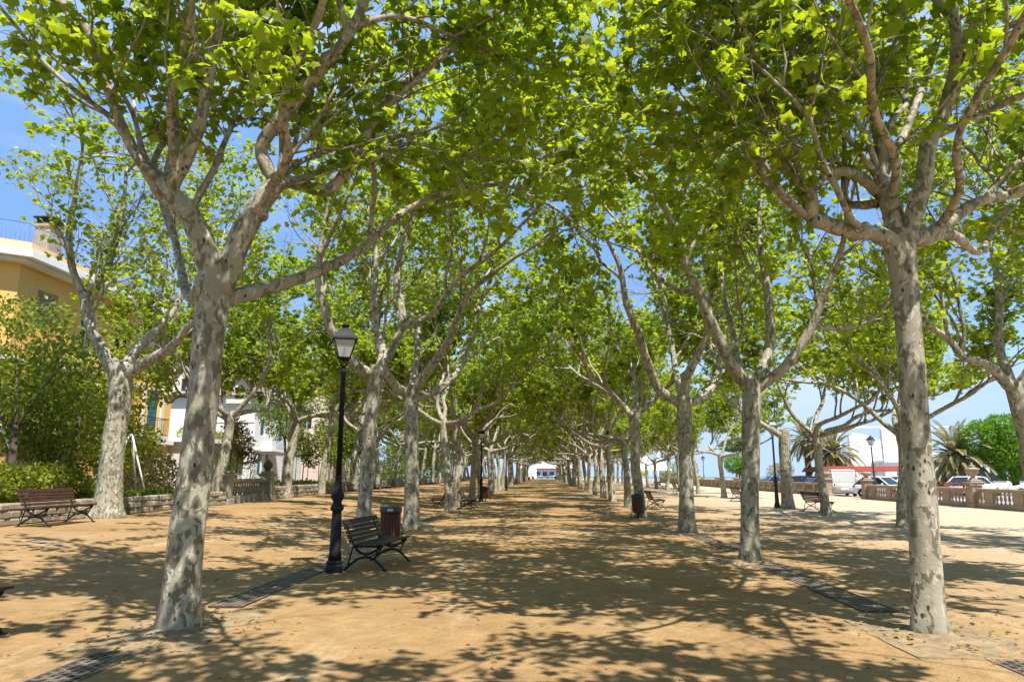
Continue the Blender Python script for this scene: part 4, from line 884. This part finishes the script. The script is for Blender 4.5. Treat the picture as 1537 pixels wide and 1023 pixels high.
ch = MB(); ch.box((xm + 1.2, ay + 6.2, ev + 4.6), (.9, 1.6, 2.6)); cho = ch.build('chimney', M['pink'], rfo)
cp_ = MB()
for k in range(4): cp_.lathe([(.13, 0), (.16, .1), (.11, .35), (.15, .42)], c=(xm + 1.2, ay + 5.6 + .4*k, ev + 5.9), n=8)
cp_.build('chimney_pots', M['red_tile'], cho)
def gable(cx_, y0, y1, w, z0, hh, nm):
    b_ = MB(); b_.prism([(cx_ - w/2, z0 - 1.2), (cx_ + w/2, z0 - 1.2), (cx_ + w/2, z0), (cx_, z0 + hh), (cx_ - w/2, z0)], 'y', y0, y1); d_ = b_.build('dormer', M['cream'], vl)
    r_ = MB()
    for s in (-1, 1): r_.add([(cx_, y0-.4, z0+hh+.14), (cx_ + s*(w/2+.35), y0-.4, z0-.28), (cx_ + s*(w/2+.35), y1, z0-.28), (cx_, y1, z0+hh+.14), (cx_, y0-.4, z0+hh-.02), (cx_ + s*(w/2+.3), y0-.4, z0-.42), (cx_ + s*(w/2+.3), y1, z0-.42), (cx_, y1, z0+hh-.02)], [(0, 1, 2, 3), (7, 6, 5, 4), (0, 4, 5, 1), (1, 5, 6, 2), (3, 2, 6, 7)])
    r_.build('dormer_roof', M['red_tile'], d_); w_ = MB(); w_.box((cx_, y0 - .03, z0 - .3), (w*.3, .05, .9)); w_.lathe([(w*.15, -.03), (w*.15, .03)], n=14); w_.build('dormer_window', M['win'], d_)
gable(-30.2, ay - .3, ay + 4, 3.0, ev + 1.2, 1.9, 0); gable(-25.6, ay - .35, ay + 3, 2.2, ev + .5, 1.3, 1)
tw = MB(); tw.box((bx_ - .4, ay + 8, ev + 1.2), (3.2, 3.2, 2.6)); two = tw.build('turret', M['cream'], vl)
MB().lathe([(2.75, ev + 2.45), (2.4, ev + 2.75), (1.2, ev + 4.3), (.05, ev + 5.6)], c=(bx_ - .4, ay + 8, 0), n=4, smooth=False).build('turret_roof', M['red_tile'], two)
MB().box((bx_ + .5, ay + 3.2, g1 + 2.95), (1.0, 3.4, .16)).build('balcony', M['white'], vl)
railing(vl, [(bx_ + .95, ay + 1.6, g1 + 3.03), (bx_ + .95, ay + 4.8, g1 + 3.03)], .9, M['rail_blue'], 'balcony_railing')
pb = thing('house', 'tall pale pink house rising behind the tiled villa roofs', 'building', (0, 0, 0))
mb = MB(); hs = [(2 + 3.2*k, 3 + 3.2*f_, 3.2 + 3.2*k, 5 + 3.2*f_) for k in range(3) for f_ in range(3)]; o4 = wallp(mb, (-37, 82, .9), (1, 0, 0), 11, 13.8, hs); o5 = wallp(mb, (-26, 82, .9), (0, 1, 0), 12, 13.8, hs); wallp(mb, (-26, 94, .9), (-1, 0, 0), 11, 13.8, []); wallp(mb, (-37, 94, .9), (0, -1, 0), 12, 13.8, []); mb.build('wall', M['pink'], pb)
for q_ in hs: window(pb, *o4, q_); window(pb, *o5, q_, 'teal')
MB().box((-31.5, 88, 14.85), (12, 13, .3)).box((-31.5, 88, 15.25), (10.9, 11.9, .5)).build('parapet', M['cream'], pb)
# white garden gate bits by the villa
wg = thing('garden_table', 'small grey garden table behind the short balustrade', 'table', (-15.3, 30.6, .95))
MB().box((0, 0, .78), (.9, 1.6, .05), bev=.02).build('tabletop', M['pole'], wg)
for sx in (-1, 1):
    for sy in (-1, 1): MB().bar((.38*sx, .7*sy, 0), (.38*sx, .7*sy, .76), .025).build('leg', M['pole'], wg)

# far end of the walk
fe = thing('beach_building', 'white low building with brown-red roof edge closing the far end of the walk', 'building', (0, 0, 0))
mb = MB(); hs = [(1 + 2.6*k, .6, 2.8 + 2.6*k, 2.4) for k in range(7)]; o6 = wallp(mb, (-9, 268, 1), (1, 0, 0), 20, 3.4, hs); wallp(mb, (11, 268, 1), (0, 1, 0), 8, 3.4, []); wallp(mb, (-9, 276, 1), (0, -1, 0), 8, 3.4, []); mb.build('wall', M['white'], fe)
for q_ in hs: window(fe, *o6, q_)
MB().box((1, 267.4, 4.5), (21, 1.8, .28)).build('roof_edge', M['red_tile'], fe); MB().prism([(-10, 4.65), (12, 4.65), (7, 7.4), (-5, 7.4)], 'y', 268, 277).build('roof', M['white'], fe)
wb = thing('white_kiosk', 'tall plain white kiosk at the house-side end of the walk', 'kiosk', (-4.4, 232, .95)); MB().box((0, 0, 2.6), (4.6, 4, 5.2), bev=.06).build('wall', M['white'], wb); MB().box((0, 0, 5.3), (5, 4.4, .2)).build('roof', M['cream'], wb); MB().box((.6, -2.02, 1.1), (1.1, .06, 2.2)).build('door', M['p_silver'], wb)

# ------------------------------------------------------------------ vehicles
def make_car(label, col, L=4.2, W=1.74, Hh=1.45, van=False, cat='car', name='parked_car'):
    o = thing(name, label, cat)
    hood = .78 if not van else .95; belt = .92 if not van else 1.05
    st = [(-L/2, .42, .62, .82), (-L/2+.12, .24, .74, .93), (-L/2+.9, .20, belt, 1), (0, .20, belt, 1), (L/2-1.15, .20, belt-.02, 1), (L/2-.25, .22, hood-.06, .93), (L/2, .40, .56, .80)]
    if van: st = [(-L/2, .35, .95, .95), (-L/2+.1, .25, belt, .98)] + st[2:]
    vs = []; fs = []; n = 10
    for x, z0, z1, k in st:
        w = W/2*k; vs += [(x, -w*.92, z0), (x, -w, z0+.12), (x, -w, (z0+z1)/2), (x, -w*.97, z1-.06), (x, -w*.88, z1), (x, w*.88, z1), (x, w*.97, z1-.06), (x, w, (z0+z1)/2), (x, w, z0+.12), (x, w*.92, z0)]
    for a in range(len(st)-1):
        for j in range(n): fs.append((a*n+j, a*n+(j+1) % n, a*n+n+(j+1) % n, a*n+n+j))
    fs += [tuple(range(n)), tuple(range((len(st)-1)*n, len(st)*n))]
    MB().add(vs, fs, True).build('body', col, o)
    r0, r1 = (-L/2+.12, L/2-1.2) if not van else (-L/2+.05, L/2-1.0); t0, t1 = (r0+.65, r1-.75) if not van else (r0+.10, r1-.6)
    wb_, wt = W/2*.90, W/2*.74 if not van else W/2*.84
    cab = [(r0, -wb_, belt-.03), (r1, -wb_, belt-.03), (r1, wb_, belt-.03), (r0, wb_, belt-.03), (t0, -wt, Hh-.05), (t1, -wt, Hh-.05), (t1, wt, Hh-.05), (t0, wt, Hh-.05)]
    bx6 = [(0, 1, 5, 4), (1, 2, 6, 5), (2, 3, 7, 6), (3, 0, 4, 7), (4, 5, 6, 7)]
    MB().add(cab, bx6).build('windows', M['win'], o)
    rf = MB(); rf.prism([(t0-.06, Hh-.055), (t0+.12, Hh-.005), ((t0+t1)/2, Hh+.03), (t1-.12, Hh-.005), (t1+.06, Hh-.055)], 'y', -wt*1.02, wt*1.02)
    for s in (-1, 1):
        for xa, xb in ((r0, t0), (r1, t1), ((r0+r1)/2-.1, (t0+t1)/2-.05)): rf.bar((xa, s*wb_*1.005, belt-.03), (xb, s*wt*1.005, Hh-.04), .04, 6)
        if van: rf.add([(r0, s*wb_*1.02, belt-.03), (0, s*wb_*1.02, belt-.03), (0, s*wt*1.03, Hh-.04), (t0, s*wt*1.03, Hh-.04)], [(0, 1, 2, 3)])
    if van: rf.add([(r0-.02, -wb_, belt-.03), (r0-.02, wb_, belt-.03), (t0-.03, wt, Hh-.04), (t0-.03, -wt, Hh-.04)], [(0, 1, 2, 3)])
    rf.build('roof', col, o)
    for x in (-L/2+.78, L/2-.82):
        for s in (-1, 1):
            w_ = MB(); w_.M = Matrix.Translation((x, s*(W/2-.09), .31)) @ Matrix.Rotation(PI/2, 4, 'X'); w_.lathe([(.22, -.10), (.30, -.10), (.315, -.06), (.315, .06), (.30, .10), (.22, .10)], n=22); wo = w_.build('wheel', M['rubber'], o)
            r_ = MB(); r_.M = w_.M; r_.lathe([(.06, -.105), (.215, -.09), (.215, .09), (.06, .105)], n=12); r_.build('rim', M['chrome'], wo)
    for s in (-1, 1):
        MB().box((L/2-.13, s*W*.34, .60), (.16, .30, .13), bev=.03).build('headlight', M['lamp_clear'], o); MB().box((-L/2+.05, s*W*.38, .72 if not van else .85), (.10, .16, .22), bev=.03).build('tail_light', M['lamp_red'], o)
        MB().box((r1-.35, s*(W/2+.07), belt+.03), (.10, .16, .11), bev=.03).build('mirror', col, o)
    MB().box((-L/2-.015, 0, .52), (.03, .5, .11)).build('number_plate', M['lid_white'], o); MB().box((L/2+.012, 0, .42), (.03, .5, .11)).build('number_plate', M['lid_white'], o)
    return o
def park(o, x, y, rz): o.location = (x, y, .004*y - .03); o.rotation_euler.z = rz; return o
park(make_car('white compact car parked across the gap between the gate pillars', M['p_white'], 4.0), 24.2, 51.6, R(-58))
park(make_car('dusty grey van with a plain boxy rear parked in the gate gap', M['p_grey'], 4.4, 1.8, 1.95, True, 'van', 'parked_van'), 22.9, 56.2, R(78))
park(make_car('blue-silver car parked behind the balustrade past the urn pillar', M['p_silver'], 4.3, 1.76, 1.5), 24.3, 34.6, R(60))
dk = park(make_car('dark blue car parked behind the balustrade, second from the gate gap', M['p_dark'], 4.3), 24.5, 62, R(8))
park(make_car('dark car in the second row of parked cars, beyond the grey van', M['p_dark'], 4.4, 1.8, 1.6), 27.5, 68, R(20))
dup(dk, (24.6, 67.5, .24), R(-6), 'black car parked behind the balustrade beside the pollarded tree')
sv = park(make_car('blue car parked behind the balustrade near the green lamp post', M['p_blue'], 4.2), 24.6, 74, R(5))
wc = park(make_car('white car parked beyond the balustrade behind the palm trunk', M['p_white'], 4.3), 33, 56, R(25))
dup(wc, (37, 54.5, .19), R(150), 'white car parked behind the ivy-covered tree'); dup(wc, (29.5, 64, .22), R(-20), 'white car parked under the red awning'); dup(wc, (33.5, 66.5, .22), R(10), 'white car parked beside the arched white building')
park(make_car('red car parked below the arched white building', M['p_red'], 4.1), 34.6, 62.5, R(160))
dup(wc, (25, 118, .45), R(20), 'tiny white car near the umbrella pines', 'tiny cars far along the sea front'); dup(wc, (25.5, 126, .47), R(40), 'tiny white car near the umbrella pines', 'tiny cars far along the sea front')
bc = dup(sv, (3.0, 252, .97), R(3), 'small blue car crossing the far end of the walk'); dup(sv, (-1.8, 253, .97), R(2), 'blue car at the far end of the walk, next to the white kiosk')

# ------------------------------------------------------------------ sea side: restaurant, palms, pines, ivy tree
rs = thing('restaurant', 'modern white building with curved sail-like end wall, red awning and pergola frame', 'building', (0, 0, 0))
arc = [(0, 0), (0, 7.2), (.8, 7.6), (2.2, 7.3), (4.2, 6.2), (6.4, 4.2), (7.6, 2.4), (8.2, 0)]
mb = MB(); mb.prism([(42.5 + x, z + .3) for x, z in arc], 'y', 90, 90.5); mb.prism([(41 + x*1.1, z*.93 + .3) for x, z in arc], 'y', 96, 96.5); mb.box((53, 95, 1.8), (18, 9, 3.0)); mb.box((53, 95, 3.5), (18.6, 9.6, .35)); mb.build('wall', M['white'], rs)
w_ = MB()
for k in range(6): w_.box((46 + 2.6*k, 90.46, 2.2), (1.9, .12, 2.2))
w_.build('glazing', M['win'], rs)
MB().prism([(27.2, 2.1), (33.8, 2.1), (33.4, 2.6), (27.6, 2.6)], 'y', 68.2, 76).build('awning', M['awning'], rs)
mb = MB()
for x in (27.6, 30.6, 33.5):
    for yv in (68.6, 75.6): mb.bar((x, yv, .2), (x, yv, 2.2), .05)
mb.build('awning_post', M['pole'], rs)
mb = MB()
for x in (36.5, 43.5, 51): mb.box((x, 88, 3.9), (.16, .16, 7.4))
mb.box((43.8, 88, 7.6), (15.4, .18, .18)); mb.build('pergola', M['white'], rs)
def palm(loc, h, label, seed, n=70, fl=2.9, tr=.32):
    q = np.random.default_rng(seed); o = thing('palm_tree', label, 'palm tree', loc); tb_ = MB()
    tb_.lathe([(tr*1.25*(1 + .10*(k % 2)) * (1 if k < 14 else 1.25), h*k/16) for k in range(17)], n=14); tb_.build('trunk', M['palm_trunk'], o)
    P = []; D = []; S = []; rc = MB()
    for k in range(n):
        az = 2.4*k; el = R(82 - 130*(k/n)**.9); d = np.array([math.cos(az)*math.cos(el), math.sin(az)*math.cos(el), math.sin(el)]); p = np.array([0, 0, h]) + d*.2; L = fl*q.uniform(.85, 1.1); pts = [p]
        for j in range(9): d = nrm(d + np.array([0, 0, -.11 - .07*(j > 4)]) + q.normal(0, .02, 3)); p = p + d*L/9; pts.append(p)
        A = catmull(np.array(pts), 4); rc.tube(A[::3], list(np.linspace(.03, .008, len(A[::3]))), 4)
        side = nrm(np.cross(A[-1] - A[0], [0, 0, 1.]) + 1e-6)
        for j in range(4, len(A)-1):
            tg = nrm(A[j+1] - A[j])
            for s in (-1, 1):
                P.append(A[j]); D.append(tg*.75 + side*s*.75 + np.array([0, 0, .12])); S.append(.48*math.sin(PI*min(1, .15 + .85*j/len(A)))*q.uniform(.8, 1.1) + .1)
    rc.build('frond_stems', M['palm_trunk'], o)
    P = np.array(P); D = nrm(np.array(D)); S = np.array(S); X = nrm(np.cross(D, [0, 0, 1.])); w = .085
    V = np.stack([P - X*.012, P + D*S[:, None]*.5 - X*w*.5, P + D*S[:, None] + np.array([0, 0, -.08]), P + D*S[:, None]*.5 + X*w*.5], 1).reshape(-1, 3)
    link('crown', np_mesh('palm_crown', V, np.arange(len(V)).reshape(-1, 4), None, False, np.repeat(np.clip(q.normal(.5, .25, len(P)), 0, 1), 4)), M['palm_leaf'], o); return o
palm((33.9, 59.5, .2), 3.1, 'big date palm with drooping fronds beside the ivy-covered tree', 1, 78, 3.3, .36)
palm((29.0, 72, .2), 3.7, 'shaggy date palm behind the grey van, left of the red awning', 2, 66, 3.0, .3)
palm((27.6, 75, .2), 5.2, 'taller yellowing palm half hidden behind a curved outer-row trunk', 3, 48, 2.6, .24)
blob('ivy_tree', 'round dense tree completely wrapped in bright green ivy, next to the date palm', 'tree', [(35.3, 58, 4.5, 1.6, 1.5, 1.45), (36.7, 57.6, 5.1, 1.6, 1.6, 1.3), (37.9, 58, 4.3, 1.5, 1.5, 1.5), (36.4, 57.4, 3.5, 1.7, 1.5, 1.2), (36.9, 57.7, 2.3, 1.0, .9, .9), (37.5, 57.6, 3.0, 1.1, 1.0, 1.0)], 24000, (.13, .24), M['ivy_leaf'], 70, trunk=[(37.4, 58, .2, .3), (37.4, 58, 1.2, .26), (37.2, 58, 2.4, .2)], fill=.86)
blob('umbrella_pine', 'umbrella pine with broad flat crown beyond the balustrade', 'tree', [(29.2, 110, 6.3, 2.0, 2.0, .9), (30.6, 110, 6.8, 1.9, 1.9, .8), (31.6, 111, 6.1, 1.5, 1.5, .7)], 6000, (.16, .34), M['pine_leaf'], 71, trunk=[(29.5, 110, .4, .2), (29.7, 110, 2.5, .17), (30.0, 110, 4.6, .14)], fill=.5)
blob('umbrella_pine', 'smaller rounded pine below the flat-crowned umbrella pine', 'tree', [(28.0, 104, 3.4, 1.7, 1.7, 1.3), (29.2, 104, 3.0, 1.5, 1.5, 1.2)], 5000, (.16, .3), M['ivy_leaf'], 72, trunk=[(28.4, 104, .4, .16), (28.4, 104, 1.2, .14), (28.4, 104, 2.0, .12)], fill=.5)
for k in range(5): blob('column_cypress', 'small clipped yellow-green cypress in the line by the far sea front', 'shrub', [(24.3 + .3*k, 116 + 9*k, 2.6, .8, .8, 1.8), (24.3 + .3*k, 116 + 9*k, 1.4, .9, .9, 1.0)], 1200, (.16, .3), M['lime_leaf'], 80 + k, 'clipped cypresses by the far sea front', fill=.6)
blob('flowering_shrub', 'pale spotty shrub between the parked cars and the green lamp post', 'shrub', [(26.0, 80, 2.0, 1.2, 1.2, 1.1), (27.0, 80.5, 2.4, 1.0, 1.0, .9)], 2600, (.10, .2), M['palm_leaf'], 90, fill=.35)
hedge([(27.5 + 1.1*k, 54 + .3*k, .75) for k in range(5)], 'dark reddish flower bed hedge behind the balustrade under the palm', M['brown_leaf'], 91, (.7, .5), (.07, .14), 2500, 'flower_bed', 'hedge')
ys_ = thing('yellow_sign', 'round yellow sign on a post glimpsed between the sea-side trunks', 'sign', gp(966.5, 742)); MB().bar((0, 0, 0), (0, 0, 1.65), .03).build('post', M['pole'], ys_)
d_ = MB(); d_.M = Matrix.Translation((0, -.04, 1.6)) @ Matrix.Rotation(PI/2, 4, 'X'); d_.lathe([(.2, -.02), (.2, .02)], n=20, smooth=False); d_.build('disc', M['yellow_sign'], ys_)
yk = thing('yellow_booth', 'yellow booth half hidden between the sea-side trunks', 'booth', gp(956, 738)); MB().box((0, 0, .6), (.6, .6, 1.2), bev=.08).build('wall', M['yellow_sign'], yk); MB().box((0, 0, 1.25), (.7, .7, .1), bev=.04).build('roof', M['pole'], yk)
# white boat sails masses by the sea front
for k, (x, y) in enumerate(((19.0, 132), (22.5, 138))):
    pv = thing('white_pavilion', ('pointed white pavilion tent at the far sea front, beside the dark benches', 'second pointed white pavilion tent farther along the sea front')[k], 'tent', (x, y, .5))
    MB().lathe([(2.9, 2.3), (1.5, 3.3), (.5, 4.8), (.1, 6.6)], n=4, smooth=False).build('canopy', M['white'], pv)
    for j in range(4): MB().bar((2.0*math.cos(PI/4 + j*PI/2)*1.4, 2.0*math.sin(PI/4 + j*PI/2)*1.4, 0), (2.0*math.cos(PI/4 + j*PI/2)*1.4, 2.0*math.sin(PI/4 + j*PI/2)*1.4, 2.4), .05).build('post', M['pole'], pv)

# ------------------------------------------------------------------ light, sky, camera
EL = R(62); az = Vector((.38, -.58)).normalized(); sd = Vector((az.x*math.cos(EL), az.y*math.cos(EL), math.sin(EL)))
sl = bpy.data.lights.new('sun', 'SUN'); sl.energy = 5.0; sl.angle = R(.53); sl.color = (1, .965, .91)
so = bpy.data.objects.new('sun', sl); C.objects.link(so); so.rotation_euler = (-sd).to_track_quat('-Z', 'Y').to_euler()
W = bpy.data.worlds.new('World'); bpy.context.scene.world = W; W.use_nodes = True; nt = W.node_tree; bg = nt.nodes['Background']
sk = nt.nodes.new('ShaderNodeTexSky'); sk.sky_type = 'NISHITA'; sk.sun_disc = False; sk.sun_elevation = EL; sk.sun_rotation = math.atan2(az.x, az.y); sk.air_density = 1.0; sk.altitude = 3000; sk.dust_density = 0.0; sk.ozone_density = 3.0
tc = nt.nodes.new('ShaderNodeTexCoord'); mp = nt.nodes.new('ShaderNodeMapping'); mp.inputs['Scale'].default_value = (1.2, 1.2, 4.5); no = nt.nodes.new('ShaderNodeTexNoise'); no.inputs['Scale'].default_value = 1.6; no.inputs['Detail'].default_value = 7; no.inputs['Distortion'].default_value = .6
rp = nt.nodes.new('ShaderNodeValToRGB'); rp.color_ramp.elements[0].position = .50; rp.color_ramp.elements[0].color = (0, 0, 0, 1); rp.color_ramp.elements[1].position = .80; rp.color_ramp.elements[1].color = (.6, .6, .6, 1)
def skmix(mode, col, src):
    m_ = nt.nodes.new('ShaderNodeMix'); m_.data_type = 'RGBA'; m_.blend_type = mode; m_.inputs[0].default_value = 1; m_.inputs[7].default_value = (*col, 1); nt.links.new(src, m_.inputs[6]); return m_.outputs[2]
skc = skmix('LIGHTEN', (1.15, 2.15, 4.1), skmix('DARKEN', (2.5, 3.4, 4.6), sk.outputs[0]))
mx = nt.nodes.new('ShaderNodeMix'); mx.data_type = 'RGBA'; mx.inputs[7].default_value = (4.2, 4.5, 4.8, 1)
for a, b_ in ((tc.outputs['Generated'], mp.inputs[0]), (mp.outputs[0], no.inputs['Vector']), (no.outputs['Fac'], rp.inputs[0]), (rp.outputs[0], mx.inputs[0]), (skc, mx.inputs[6]), (mx.outputs[2], bg.inputs[0])): nt.links.new(a, b_)
bg.inputs[1].default_value = .13
cam = bpy.data.cameras.new('camera'); co = bpy.data.objects.new('camera', cam); C.objects.link(co)
cam.sensor_width = 36; cam.lens = 36 * F / 1537; cam.clip_end = 20000; cam.clip_start = .05
fw = Vector((-math.sin(PSI)*math.cos(T), math.cos(PSI)*math.cos(T), math.sin(T))); co.location = (0, 0, H); co.rotation_euler = fw.to_track_quat('-Z', 'Y').to_euler()
sc = bpy.context.scene; sc.camera = co; sc.view_settings.view_transform = 'Standard'; sc.view_settings.look = 'None'; sc.view_settings.exposure = .88
sc.cycles.max_bounces = 8; sc.cycles.diffuse_bounces = 4; sc.cycles.transmission_bounces = 6; sc.cycles.transparent_max_bounces = 8; sc.cycles.use_denoising = True
